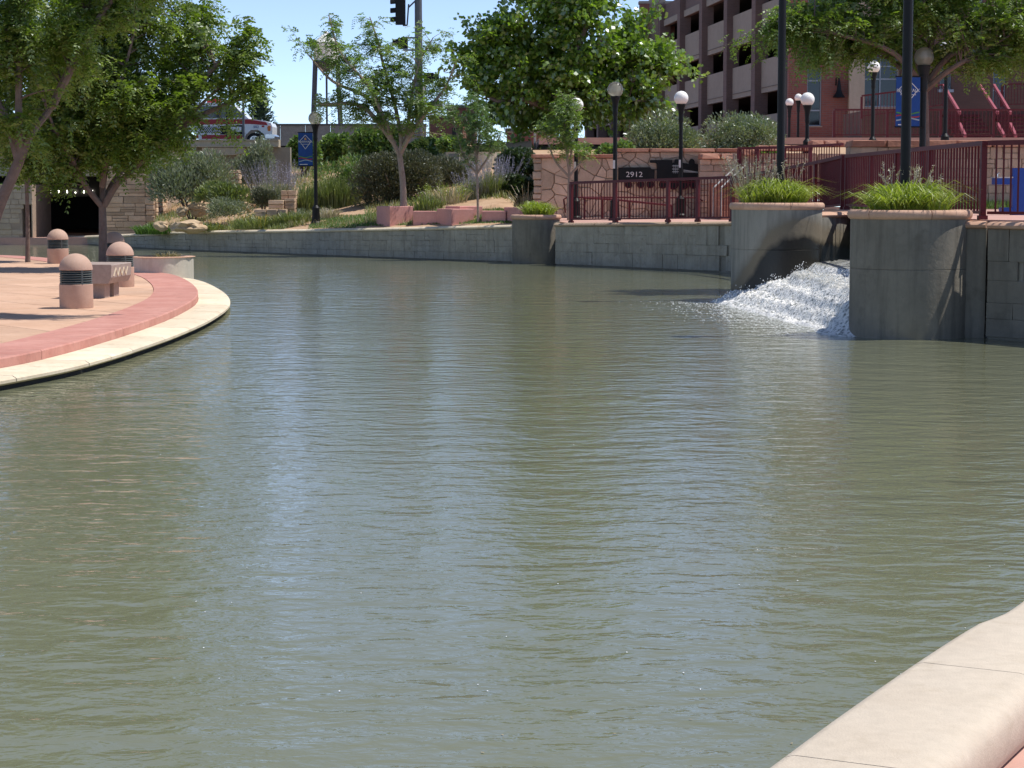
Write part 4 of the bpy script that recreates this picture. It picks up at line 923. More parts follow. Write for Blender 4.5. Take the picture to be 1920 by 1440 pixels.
# ---- stone mural wall
def voronoi(W, H, n, rnd, asp=1.3):
    pts = [(rnd.uniform(0, W), rnd.uniform(0, H)) for _ in range(n)]
    def cells():
        out = []
        for i, (x, y) in enumerate(pts):
            poly = [(0, 0), (W, 0), (W, H), (0, H)]
            for j, (u, v) in enumerate(pts):
                if i == j or abs(u-x) > 3 or abs(v-y) > 3: continue
                mx, my = (x+u)/2, (y+v)/2; dx, dy = u-x, (v-y)*asp; poly = clip_poly(poly, (mx, my), (mx-dy, my+dx))
                if len(poly) < 3: break
            out.append(poly)
        return out
    for _ in range(0):
        c = cells(); pts = [((x+sum(p[0] for p in q)/len(q))/2, (y+sum(p[1] for p in q)/len(q))/2) if len(q) > 2 else (x, y) for (x, y), q in zip(pts, c)]
    return cells()
def mural():
    Y = 60.6; x0, x1 = PX(1001, Y), PX(1402, Y); zb = 1.0; zt = PZ(290, Y)
    t = thing('mural_wall', 'tan flagstone wall with red sandstone cap behind the railing', 'wall', (x0, Y, zb)); xs = PX(1155, Y); zt2 = PZ(279, Y)
    MB().box(x0+.03, xs, Y, Y+.6, zb-.2, zt-.09).box(xs, x1, Y, Y+.6, zb-.2, zt2-.09).build('core', 'mortar', t)
    rnd = random.Random(4)
    for (a, b, z) in ((x0+.2, xs, zt-.1), (xs, x1, zt2-.1)):
        for q in voronoi(b-a, z-zb, int((b-a)*(z-zb)*9), rnd, 1.35):
            if len(q) < 3: continue
            n = len(q); cx = sum(p[0] for p in q)/n; cz = sum(p[1] for p in q)/n; d = .035+rnd.uniform(0, .02)
            def sh(p, g): L = math.hypot(p[0]-cx, p[1]-cz) or 1; k = max(.4, 1-g/L); return (a+cx+(p[0]-cx)*k, zb+cz+(p[1]-cz)*k)
            o1 = [sh(p, .011) for p in q]; o2 = [sh(p, .026) for p in q]
            mb = MB().add([(u, Y+.01, v) for u, v in o1]+[(u, Y-d*.6, v) for u, v in o1]+[(u, Y-d-rnd.uniform(0, .006), v) for u, v in o2],
                          [(i, (i+1) % n, n+(i+1) % n, n+i) for i in range(n)]+[(n+i, n+(i+1) % n, 2*n+(i+1) % n, 2*n+i) for i in range(n)]+[tuple(range(2*n, 3*n))])
            mb.build('stone', 'stone', t)
    z = zb
    while z < zt-.12: h = min(rnd.uniform(.16, .26), zt-.1-z); piece('quoin', unit('stone', .12, .05), t, (x0+.10+rnd.uniform(-.02, .02), Y+.2, z+h/2), 0, (.24, .6, h-.012)); z += h
    for (a, b, zz) in ((x0-.06, xs-.005, zt), (xs+.005, x1, zt2)):
        n = max(2, round((b-a)/.9))
        for k in range(n): u = a+(b-a)*k/n; v = a+(b-a)*(k+1)/n; piece('cap_stone', unit('redcap', .06, .03), t, ((u+v)/2, Y+.25, zz-.04), 0, (v-u-.01, .85, .10))
    # end pier beside the stairs
    Y2 = 59.4; a, b = PX(1312, Y2), PX(1386, Y2); t2 = thing('stone_pier', 'coursed stone pier with rough sandstone cap beside the stairs', 'wall', (a, Y2, 1.1)); z2 = PZ(292, Y2)
    MB().box(a+.04, b-.04, Y2, Y2+1, 1, z2-.1).build('core', 'mortar', t2); stone_face(t2, 'stone', (a, Y2-.02), (b, Y2-.02), 1.0, z2-.1, (.14, .26), (.3, .7), 'stone', .12, .012, 31, .1, .05)
    for k in range(2): piece('cap_stone', unit('redcap', .12, .06), t2, (a+(b-a)*(.25+.5*k), Y2+.4, z2-.02), 0, ((b-a)/2, 1.15, .16))
    return Y
YM = mural()
def locomotive():
    Y = YM-.12; X = lambda px: PX(px, Y); Z = lambda py: PZ(py, Y)
    t = thing('locomotive_plate', 'black steel locomotive and tender silhouette mounted on the flagstone wall', 'wall art', (X(1235), Y, Z(350)))
    P = lambda pts, name, mat='black', o=0: MB().vprism([(X(a), Z(b)) for a, b in pts], Y-.05-o, Y-o).build(name, mat, t)
    td = P([(1159, 314), (1219, 313.5), (1221, 317), (1227, 317.5), (1227, 340), (1159, 340)], 'tender'); text_mesh('2912', .215, 'white', td, (X(1189), Y-.056, Z(327.5)), sx=1.15)
    P([(1218, 300), (1260, 300), (1260, 307), (1232, 308), (1230, 306), (1218, 305)], 'cab_roof', o=.003); P([(1231, 306), (1262, 306), (1262, 340), (1231, 340)], 'cab')
    bo = P([(1261, 305), (1264, 305), (1264, 301), (1266, 298.5), (1274, 298.5), (1276, 301), (1276, 305), (1291, 307), (1291, 302), (1294, 298), (1297, 297.5), (1300, 299), (1302, 303), (1302, 307), (1309, 308), (1311, 312), (1310, 340), (1261, 340)], 'boiler', o=.002)
    mb = MB()
    for a in (1263, 1266, 1269): mb.bar((X(a), Y-.06, Z(309)), (X(a), Y-.06, Z(325)), .01, .02)
    for b in (311, 317, 322): mb.bar((X(1260), Y-.06, Z(b)), (X(1272), Y-.06, Z(b)), .01, .02)
    mb.build('ladder', 'steelpale', bo); MB().bar((X(1281), Y-.06, Z(319)), (X(1309), Y-.06, Z(323)), .01, .025).bar((X(1281), Y-.06, Z(322)), (X(1309), Y-.06, Z(323.5)), .01, .02).build('side_rod', 'steelpale', bo)
    for cx, r in ((1178, .11), (1201, .11), (1219, .11), (1243, .12), (1262, .15), (1281, .15), (1300, .12)):
        w_ = MB().add(*cyl_y(X(cx), Y-.05, Z(346), r, .05, 20)).build('wheel', 'black', t); rg = MB()
        for k in range(20): a0, a1 = 2*math.pi*k/20, 2*math.pi*(k+1)/20; rg.bar((X(cx)+r*.8*math.cos(a0), Y-.056, Z(346)+r*.8*math.sin(a0)), (X(cx)+r*.8*math.cos(a1), Y-.056, Z(346)+r*.8*math.sin(a1)), .012, .025)
        rg.build('wheel_ring', 'maroon', w_)
    P([(1240, 340.3), (1311, 340.3), (1311, 343), (1240, 343)], 'running_board', 'maroon', .01)
locomotive()
# ---- block wall, fountain and upper steps on the right
def right_wall():
    Y = 42.6; a, b = PX(1592, Y), PX(1990, Y); z0, z1 = 1.6, PZ(276, Y)
    t = thing('block_wall', 'tan squared block wall behind the footbridge railing with sandstone cap', 'wall', (a, Y, z0)); MB().box(a, b, Y, Y+.5, z0-.2, z1).build('core', 'mortar', t)
    stone_face(t, 'block', (a, Y-.01), (b, Y-.01), z0, z1, (.11, .2), (.17, .34), 'blockstone', .09, .012, 41, .07, .03, rough=.008)
    n = 6
    for k in range(n): u = a+(b-a)*k/n; v = a+(b-a)*(k+1)/n; piece('cap_stone', unit('redcap', .06, .03), t, ((u+v)/2, Y+.25, z1+.07), 0, (v-u-.01, .8, .135))
    # stepped sandstone ledges left of it
    Y = 51; t = thing('sandstone_ledge', 'stepped sandstone ledges between the stair landing and the terrace', 'wall', (PX(1460, Y), Y, 1.3))
    MB().box(PX(1394, Y+4), PX(1590, Y), Y+6.2, Y+6.8, 1.2, PZ(287, Y+6)).build('core', 'mortar', t)
    stone_face(t, 'stone', (PX(1394, Y+6), Y+6.18), (PX(1590, Y+6), Y+6.18), 1.3, PZ(287, Y+6), (.15, .3), (.35, .8), 'blockstone', .12, .012, 44)
    for (p0, p1, y0, n) in ((1392, 1425, 287, 2), (1420, 1525, 279, 5), (1520, 1640, 270, 5)):
        for k in range(n): u = PX(p0+(p1-p0)*k/n, Y+6); v = PX(p0+(p1-p0)*(k+1)/n, Y+6); piece('cap_stone', unit('redcap', .1, .05), t, ((u+v)/2, Y+6.4, PZ(y0, Y+6)+.02), 0, (v-u-.01, .9, .15))
    Y = 33.2; x = PX(1898, Y); t = thing('drinking_fountain', 'bright blue drinking fountain on a post behind the right railing', 'drinking fountain', (x+.08, Y, 1.6))
    MB().box(x-.01, x+.34, Y-.09, Y+.09, 1.6, PZ(315, Y)).build('pedestal', 'blue', t)
    MB().box(x-.30, x-.012, Y-.13, Y+.13, PZ(346, Y), PZ(334, Y)).build('basin', 'blue', t); MB().box(x-.32, x-.02, Y-.14, Y+.14, PZ(333.9, Y), PZ(331.5, Y)).build('basin_top', 'steelpale', t)
    MB().tube([(x-.24, Y, PZ(332, Y)), (x-.24, Y, PZ(326, Y)), (x-.21, Y, PZ(324, Y))], .012, 8).build('spout', 'chrome', t); MB().box(x-.18, x-.012, Y-.12, Y+.12, 1.62, 1.72).build('foot_basin', 'blue', t)
    # upper stairs and ramp railing in front of the brick building
    Y = 83
    for (px0, lab) in ((1769, 'left maroon stair flight with pink sunlit handrail against the dark brick'), (1864, 'right maroon stair flight with pink sunlit handrail against the dark brick')):
        a = at(px0, 160, Y+4); b = at(px0+31, 212, Y); c = at(px0+41, 256, Y-2.5); t = thing('stair_flight', lab, 'stairs', (b.x, b.y, 3.86), 'maroon stair flights')
        for off in (0, 1.5): MB().bar((a.x+off, a.y, a.z), (b.x+off, b.y, b.z), .09, .12).build('handrail', 'pinkrail', t); MB().bar((b.x+off, b.y, b.z-.45), (c.x+off, c.y, c.z), .09, .16).build('stringer', 'pinkrail', t)
        for k in range(8): u = k/7; p = a.lerp(b, u); MB().box(p.x, p.x+1.5, p.y-.2, p.y+.2, p.z-1.3, p.z-1.2).build('tread', 'maroon', t)
        for k in range(12): u = (k+.5)/12; p = a.lerp(b, u); MB().bar((p.x, p.y, p.z), (p.x, p.y, p.z-1.15), .03, .03).build('baluster', 'maroon', t)
    zf = PZ(205, Y+4)
    t = railing([at(1615, 222, Y+3), at(1680, 214, Y+3), at(1769, 200, Y+4)], 'maroon ramp railing sloping up in front of the blue framed glass', h=.95, gap=.13)
    t = railing([at(1878, 200, Y+4), at(1990, 198, Y+4)], 'maroon landing railing at the top of the right stair flight', h=.95, gap=.13)
    MB_ = MB().box(PX(1615, Y+4), PX(1990, Y+4), Y+4.1, Y+9, 3.8, PZ(203, Y+4)-.1); tag(MB_.build('raised_landing', 'darkbrick'), kind='structure')
M('pinkrail', (.42, .12, .15), None, 3, .4)
right_wall()
# ---- sign box and ledges on the slope
def slope_bits():
    Y = 70; t = thing('concrete_sign_box', 'grey concrete box with small white sign on the bare slope', 'sign', (PX(850, Y), Y, gz(PX(850, Y), Y)))
    MB().box(PX(841, Y), PX(861, Y), Y, Y+.8, gz(PX(850, Y), Y)-.3, PZ(288, Y)).build('box', 'wallcore', t); MB().box(PX(845, Y), PX(857, Y), Y-.02, Y+.02, PZ(307, Y), PZ(299.5, Y)).build('sign_plate', 'white', t)
    MB().box(PX(847, Y), PX(855, Y), Y-.026, Y-.015, PZ(305, Y), PZ(302, Y)).build('sign_print', 'black', t)
    Y = 72; t = thing('raised_bed', 'low tan planter wall on the slope right of the sign box', 'planter', (PX(890, Y), Y, gz(PX(890, Y), Y))); MB().lathe([(.9, -.5), (.92, .28), (.82, .28), (.82, .1)], (PX(885, Y), Y+.9, PZ(300, Y)), 28).build('ring_wall', 'beigeconc', t, True)
    MB().lathe([(.01, .12), (.82, .11)], (PX(885, Y), Y+.9, PZ(300, Y)), 20, cap=False).build('soil', 'mulch', t)
    Y = 66.2; t = thing('stone_ledge_steps', 'stepped tan ledgestone wall on the slope beside the banner lamp', 'wall', (PX(528, Y), Y, gz(PX(528, Y), Y)))
    for (a, b, yt, yb, dy) in ((524, 553, 357, 384, .5), (503, 533, 375, 392, 0), (533, 553, 372, 394, .1), (480, 540, 392, 399, -.4)):
        stone_face(t, 'stone', (PX(a, Y), Y+dy), (PX(b, Y), Y+dy), PZ(yb+6, Y), PZ(yt, Y), (.10, .2), (.2, .42), 'ledge', .5, .012, a, .05, .03)
    for (a, b, yt, yb, dy) in ((665, 700, 350, 405, 2.5), (820, 860, 340, 372, 3.5), (428, 452, 318, 345, 6.0)):
        Yq = Y+dy; t = thing('rubble_wall', {665: 'small tan rubble wall left of the dark round shrub', 820: 'low stone steps right of the dark round shrubs', 428: 'patch of tan rubble stones under the bridge corbel'}[a], 'wall', (PX(a, Yq), Yq, PZ(yb, Yq))); stone_face(t, 'stone', (PX(a, Yq), Yq), (PX(b, Yq), Yq), PZ(yb, Yq), PZ(yt, Yq), (.12, .22), (.2, .45), 'ledge', .4, .02, a, .14, .06)
    rnd = random.Random(9)
    for k, (a, b, yt, yb, lab) in enumerate(((289, 316, 416, 428, 'small flat tan boulder at the left foot of the slope'), (323, 384, 415, 431, 'long low tan boulder just above the river wall'), (331, 353, 388, 401, 'small rounded boulder below the feathery shrub'), (351, 391, 381, 397, 'larger pale boulder below the grassy mound'), (454, 476, 378, 392, 'pale boulder left of the stone ledge steps'))):
        c = gnd((a+b)/2, yb-2, .9+.0); Yb = 65.3+(430-yb)*.12; W = PX(b, Yb)-PX(a, Yb); H = PZ(yt, Yb)-PZ(yb, Yb)
        bm = bmesh.new(); bmesh.ops.create_icosphere(bm, subdivisions=3, radius=1)
        for v in bm.verts:
            n = mnoise.noise(v.co*1.5+Vector((k*7, 0, 0)))*.45+mnoise.noise(v.co*3.5+Vector((k*3, 0, 0)))*.22; v.co *= 1+n; v.co = Vector((v.co.x*W*.52, v.co.y*W*.4, v.co.z*H*.75))
        me = bpy.data.meshes.new('boulder'); bm.to_mesh(me); bm.free(); me.materials.append(MATS['rock']); o = bpy.data.objects.new('boulder', me); o.location = (PX((a+b)/2, Yb), Yb, PZ(yb, Yb)+H*.35)
        link(o); tag(o, lab, 'boulder', 'boulders on the slope')
slope_bits()
# ================================================================ PLANTS
def unitv(a): return a/np.maximum(1e-9, np.linalg.norm(a, axis=-1, keepdims=True))
def frame(D):
    r = unitv(RNG.normal(size=D.shape)); Sd = unitv(np.cross(D, r)); return Sd, np.cross(Sd, D)
def fronds(O, D, L, kind):
    """leaf polygons (n, 4, 3) for sprays that start at O along D with length L"""
    D = unitv(D); n = len(O); down = np.array([0, 0, -1.]); out = []
    if kind == 'pinnate':
        Sd = unitv(np.cross(D, np.array([0, 0, 1.])+RNG.normal(size=(n, 3))*.35)); L = L[:, None]
        for t in (.25, .45, .65, .85, 1.0):
            P = O+D*L*t+down*L*.55*t*t
            for s in (-1, 1):
                q = unitv(Sd*s*.85+D*.45+down*.35+RNG.normal(size=(n, 3))*.18); l = L*.30*(1.15-.4*abs(t-.5)); wv = unitv(np.cross(q, np.cross(Sd, D)+RNG.normal(size=(n, 3))*.25))*l*.24
                out.append(np.stack([P, P+q*l*.5+wv, P+q*l, P+q*l*.5-wv], 1))
    elif kind == 'broad':
        Sd, N = frame(D); L = L[:, None]
        out.append(np.stack([O, O+D*L*.45+Sd*L*.38, O+D*L+down*L*.15, O+D*L*.45-Sd*L*.38], 1))
    elif kind == 'narrow':
        Sd, N = frame(D); L = L[:, None]; out.append(np.stack([O, O+D*L*.5+Sd*L*.13, O+D*L+down*L*.1, O+D*L*.5-Sd*L*.13], 1))
    return np.concatenate(out)
def shell(c, r, n, k=.45):
    v = unitv(RNG.normal(size=(n, 3))); return np.array(c)+v*np.array(r)*(RNG.random((n, 1))**k)
def tree(label, Y, trunk, limbs, blobs, ntw, per, L, kind, mat, bark='bark', name='tree', r0=.1, spread=.16, span=.45, cat='tree', group=None, twig_r=.012, minz=None, spray=.12):
    """trunk: [(px, py)], limbs: [[(px, py, dY), ...]], blobs: [(px, py, dY, rx_px, rz_px, ry_m, weight)] measured at depth Y"""
    A = lambda px, py, dy=0: at(px, py, Y)+Vector((0, dy, 0)); tp = [A(*p) for p in trunk]; base = tp[0].copy()
    t = thing(name, label, cat, base, group); mb = MB(); tc = catmull(tp, 4); n = len(tc)
    tc[0] = tc[0]-Vector((0, 0, .1)); rad = [r0*(1.25 if i == 0 else 1.05-.25*i/n) for i in range(n)]; mb.tube(tc, rad, 10); sk = []; 
    for l in limbs:
        ps = [A(*p) for p in l]; pc = catmull(ps, 6); m = len(pc); rr = [max(.012, r0*.68*(1-i/m)**.8+.01) for i in range(m)]; mb.tube(pc, rr, 7); sk += [(p, r) for p, r in list(zip(pc, rr))[2:]]
    SK = np.array([tuple(p) for p, _ in sk]); SR = [r for _, r in sk]; W = np.array([b[6] for b in blobs], float); W /= W.sum(); tips = []
    for b, wt in zip(blobs, W): c = A(b[0], b[1], b[2]); s = Y/FPX; tips.append(shell(tuple(c), (b[3]*s, b[5], b[4]*s), max(1, int(ntw*wt))))
    tips = np.concatenate(tips)
    far = RNG.random(len(tips)) < spray; cen0 = np.mean(tips, 0); tips[far] = cen0+(tips[far]-cen0)*(1.08+.22*RNG.random((far.sum(), 1)))
    if minz is not None: tips = tips[tips[:, 2] > minz]
    cen = np.array(tuple(tp[-1])); Os = []; Ds = []
    for T in tips:
        d2 = ((SK-T)**2).sum(1)+((SK[:, 2]-T[2]) > 0)*.6+.25*np.abs(((SK-cen)**2).sum(1)-((T-cen)**2).sum()*.35)**.5; i = int(d2.argmin()); a = SK[i]; ln = np.linalg.norm(T-a)
        ctl = (a+T)/2+np.array([0, 0, .16*ln])+RNG.normal(size=3)*.05*ln; ts = np.linspace(0, 1, 6)[:, None]; cv = a*(1-ts)**2+2*ctl*ts*(1-ts)+T*ts**2
        r1 = min(SR[i]*.55, .006+.012*ln); mb.tube([tuple(p) for p in cv], [max(.004, r1*(1-.8*k/5)) for k in range(6)], 4, False)
        u = 1-span*1.4*RNG.random(per)**.8*1.1; u = np.clip(u, .15, 1.03)[:, None]; p = a*(1-u)**2+2*ctl*u*(1-u)+T*u**2; tg = unitv(2*(1-u)*(ctl-a)+2*u*(T-ctl))
        Os.append(p+RNG.normal(size=(per, 3))*spread*np.array([1, 1, .7])); Ds.append(tg*.8+RNG.normal(size=(per, 3))*.65)
    O = np.concatenate(Os); D = np.concatenate(Ds); V = fronds(O, D, L*(.7+.6*RNG.random(len(O))), kind)
    mb.build('trunk', bark, t, True); me = fastmesh('crown', V-np.array(tuple(base)), 4, mat); link(bpy.data.objects.new('crown', me), t, base); return t
# the three locusts on the left plaza
tree('honey locust on the plaza with trunk rising beside the bollards', 45.5, [(193, 506), (193, 440), (192, 386)],
     [[(192, 388, 0), (165, 350, -.2), (148, 305, -.5), (120, 240, -1), (90, 150, -1.2)], [(193, 386, 0), (186, 330, .3), (172, 260, .5), (180, 150, .6), (200, 20, .5), (210, -120, .4)], [(195, 386, 0), (222, 345, -.1), (262, 310, -.2), (330, 250, -.5), (420, 165, -.6), (475, 125, -.6)], [(330, 250, -.5), (390, 215, -.5), (450, 190, -.5), (490, 172, -.5)], [(330, 250, -.5), (390, 150, -.5), (450, 90, -.5), (485, 60, -.5)], [(195, 384, 0), (205, 340, .5), (240, 280, 1.2), (320, 150, 1.4), (345, 40, 1.2)], [(192, 350, 0), (230, 200, -.8), (270, 60, -1)]],
     [(240, 180, 0, 140, 95, 1.6, 3.2), (310, 180, -.3, 80, 52, 1.2, 1.1), (385, 150, -.4, 60, 34, .7, .3), (430, 178, -.5, 45, 12, .4, .12), (440, 108, -.6, 45, 30, .5, .32), (475, 68, -.5, 22, 18, .3, .12), (360, 60, .2, 40, 40, .6, .35), (110, 190, 0, 120, 100, 1.5, 2.4), (300, 60, .3, 95, 90, 1.5, 1.7), (140, 30, 0, 150, 110, 1.6, 2.2), (220, -110, 0, 170, 110, 1.6, 2.0), (110, 268, 0, 120, 44, 1.2, 1.9), (250, 255, -.3, 90, 38, 1.0, 1.2), (310, 245, -.2, 55, 28, .9, .5), (480, 100, -.6, 16, 14, .3, .08), (425, 250, -.5, 24, 6, .3, .05), (60, 280, 0, 90, 40, .9, 1.0), (480, 165, -.5, 22, 9, .25, .12)],
     640, 28, .29, 'pinnate', 'locust', name='locust_tree', r0=.095, spread=.11, spray=.1)
tree('thin trunked locust farther back on the plaza, left of the others', 50.0, [(52, 490), (52, 420), (50, 348)],
     [[(50, 350, 0), (40, 310, 0), (25, 250, -.3), (10, 150, 0)], [(51, 350, 0), (62, 300, .3), (90, 240, .5), (110, 150, .5)], [(51, 346, 0), (55, 250, .2), (50, 100, 0)]],
     [(60, 250, 0, 95, 60, 1.1, 1.5), (20, 150, 0, 90, 90, 1.1, 1.5), (110, 180, .5, 70, 60, 1, .9), (50, 60, 0, 90, 70, 1, 1)], 150, 28, .23, 'pinnate', 'locust', name='locust_tree', r0=.055, spread=.11)
tree('leaning locust with thick trunk at the left frame edge', 29.5, [(-25, 470), (-5, 395), (28, 320), (42, 285)],
     [[(42, 285, 0), (58, 250, 0), (90, 200, .2), (130, 120, .3), (150, 20, .3)], [(90, 200, .2), (170, 60, 0), (280, -80, -.2), (420, -190, -.3)], [(40, 287, 0), (38, 230, -.1), (42, 140, -.2), (45, 40, -.2), (40, -100, 0)], [(35, 300, 0), (10, 220, 0), (-40, 120, 0), (-80, 0, 0)]],
     [(60, 90, 0, 130, 100, 1.2, 2), (-40, 60, 0, 110, 120, 1.3, 1.6), (120, 20, .2, 130, 80, 1.1, 1.6), (40, -110, 0, 190, 120, 1.5, 2.4), (20, 230, 0, 60, 40, .7, .5), (250, -60, .2, 110, 70, 1.0, 1.0), (440, -190, -.3, 170, 80, 1.0, 1.3)], 280, 28, .2, 'pinnate', 'locust', name='locust_tree', r0=.085, spread=.09)
# young locust in the middle
tree('slender young locust with open crown behind the pink seat wall', 61.6, [(757, 391), (755, 340), (749, 288)],
     [[(749, 289, 0), (735, 262, 0), (722, 225, -.2), (690, 160, -.3), (640, 100, -.3), (618, 30, -.3)], [(750, 288, 0), (752, 262, 0), (740, 200, .3), (720, 130, .3), (705, 70, .3), (692, 30, .3)], [(751, 288, 0), (762, 255, .1), (770, 190, .1), (785, 120, .1), (812, 70, .1)], [(751, 286, 0), (772, 250, -.2), (800, 210, -.3), (835, 165, -.3), (856, 115, -.3)], [(735, 262, 0), (690, 185, .5), (620, 150, .6), (570, 95, .6)], [(740, 270, 0), (680, 200, 0), (610, 195, 0), (590, 190, 0)]],
     [(700, 150, 0, 85, 55, 1., 2.2), (640, 110, 0, 60, 45, .7, .9), (600, 85, .3, 45, 30, .4, .45), (628, 50, -.3, 22, 30, .3, .3), (695, 60, .3, 28, 40, .4, .45), (760, 120, 0, 55, 60, .8, 1.1), (790, 200, 0, 50, 50, .9, 1.6), (830, 150, -.2, 30, 40, .4, .5), (815, 85, 0, 14, 28, .3, .2), (850, 115, -.3, 12, 22, .2, .13), (640, 190, 0, 55, 24, .6, .6), (735, 205, 0, 60, 45, .8, 1.2), (670, 215, 0, 45, 18, .5, .35)],
     250, 15, .235, 'pinnate', 'locust2', 'barkpale', name='locust_tree', r0=.10, spread=.085, spray=.22)
tree('thin sapling with sparse leaves beside the purple flowering plants', 58.4, [(897, 419), (895, 350), (894, 318)],
     [[(894, 320, 0), (890, 260, 0), (886, 190, 0)], [(894, 325, 0), (872, 300, 0), (862, 270, 0), (850, 225, 0)], [(895, 325, 0), (912, 300, 0), (925, 280, .1), (940, 250, .1)], [(894, 300, 0), (900, 240, .2), (905, 205, .2)]],
     [(890, 230, 0, 40, 45, .5, 1.6), (850, 210, 0, 20, 20, .3, .4), (925, 262, 0, 22, 24, .3, .5), (880, 280, 0, 40, 24, .4, .6), (885, 180, 0, 14, 18, .2, .3)], 85, 15, .17, 'pinnate', 'sapling', 'barkpale', name='sapling', r0=.036, spread=.1, cat='tree')
tree('small leafy sapling in front of the left end of the mural wall', 57.4, [(1066, 412), (1066, 360), (1068, 328)],
     [[(1068, 330, 0), (1062, 280, 0), (1058, 225, 0), (1060, 190, 0)], [(1067, 332, 0), (1040, 300, 0), (1025, 260, 0)], [(1068, 330, 0), (1092, 300, 0), (1105, 270, .1)], [(1067, 320, 0), (1075, 260, .2), (1080, 225, .2)]],
     [(1062, 220, 0, 34, 34, .5, 1.3), (1030, 240, 0, 26, 18, .3, .5), (1070, 265, 0, 40, 22, .5, .9), (1060, 195, 0, 18, 18, .3, .4), (1100, 285, 0, 20, 14, .3, .3)], 85, 16, .17, 'pinnate', 'locust2', 'barkpale', name='sapling', r0=.04, spread=.1, cat='tree')
# big broadleaf tree
tree('large dense broadleaf tree beside the parking garage', 80., [(1062, 300), (1060, 250), (1058, 215)],
     [[(1058, 216, 0), (1020, 150, 0), (960, 90, 0), (915, 110, 0)], [(1058, 216, 0), (1050, 120, .5), (1040, 20, .5), (1040, -120, .5)], [(1058, 216, 0), (1120, 150, 0), (1190, 110, 0), (1240, 130, 0)], [(1058, 214, 0), (1070, 130, -1), (1100, 40, -1), (1110, -80, -1)], [(1058, 216, 0), (990, 190, -.6), (930, 190, -.6), (900, 160, -.6)], [(1058, 216, 0), (1130, 190, -.8), (1200, 190, -.8)]],
     [(1000, 60, 0, 85, 60, 2, 2), (940, 60, 0, 50, 45, 1.4, 1), (1090, 50, 0, 90, 80, 2.2, 2.2), (1170, 110, 0, 85, 65, 2, 2), (1225, 120, 0, 52, 62, 1.3, 1.1), (930, 140, 0, 60, 45, 1.6, 1.3), (900, 115, 0, 34, 28, 1, .5), (1010, 150, 0, 90, 60, 2.2, 2), (1100, 150, 0, 100, 70, 2.2, 2.4), (960, 205, .4, 60, 40, 1.4, 1), (1050, -30, 0, 130, 70, 2.2, 2.2), (1040, -140, 0, 110, 90, 2, 1.6), (1180, 190, 0, 85, 34, 1.5, 1.1), (1020, 225, 1, 60, 30, 1.3, .6), (880, 95, 0, 12, 12, .4, .1), (1130, 215, 0, 90, 28, 1.5, .8), (1190, 25, 0, 28, 34, .8, .35)],
     760, 66, .20, 'broad', 'maple', name='broadleaf_tree', r0=.24, spread=.17, span=.45, spray=.3)
# tree behind the right lamp
tree('spreading tree with arching pale limbs behind the banner lamp, right', 41.0, [(1738, 392), (1735, 270), (1733, 180), (1731, 158)],
     [[(1731, 160, 0), (1690, 128, 0), (1650, 95, 0), (1600, 55, .2), (1560, 20, .2)], [(1731, 162, 0), (1735, 90, .3), (1725, 10, .3), (1700, -120, .3)], [(1733, 165, 0), (1765, 120, 0), (1800, 95, -.1), (1870, 85, -.2), (1930, 95, -.2)], [(1733, 162, 0), (1755, 60, .2), (1790, -30, .3), (1830, -140, .4)], [(1731, 160, 0), (1660, 100, -.6), (1560, 70, -.8), (1470, 50, -.9)], [(1734, 170, 0), (1770, 135, -.4), (1820, 105, -.5), (1900, 60, -.5)], [(1733, 150, 0), (1690, 60, -.4), (1640, -40, -.5), (1560, -110, -.5)]],
     [(1560, 50, -.2, 95, 55, 1.1, 1.6), (1470, 40, -.6, 55, 40, .8, .8), (1450, 60, -.7, 30, 18, .4, .25), (1660, 20, 0, 110, 60, 1.3, 2), (1780, 20, 0, 110, 60, 1.3, 2), (1880, 50, -.2, 80, 60, 1.1, 1.5), (1900, 120, -.3, 50, 22, .7, .45), (1620, -80, 0, 160, 80, 1.4, 2), (1800, -90, 0, 160, 90, 1.5, 2.2), (1700, -200, 0, 160, 80, 1.4, 1.6), (1520, 110, -.4, 50, 24, .6, .4), (1760, 90, .2, 70, 28, .8, .5), (1845, 118, -.2, 40, 16, .5, .2), (1960, 20, 0, 90, 90, 1, .9), (1575, 105, -.3, 24, 16, .4, .15), (1670, 80, 0, 50, 25, .7, .4)],
     620, 24, .22, 'pinnate', 'ash', name='ash_tree', r0=.085, spread=.09)
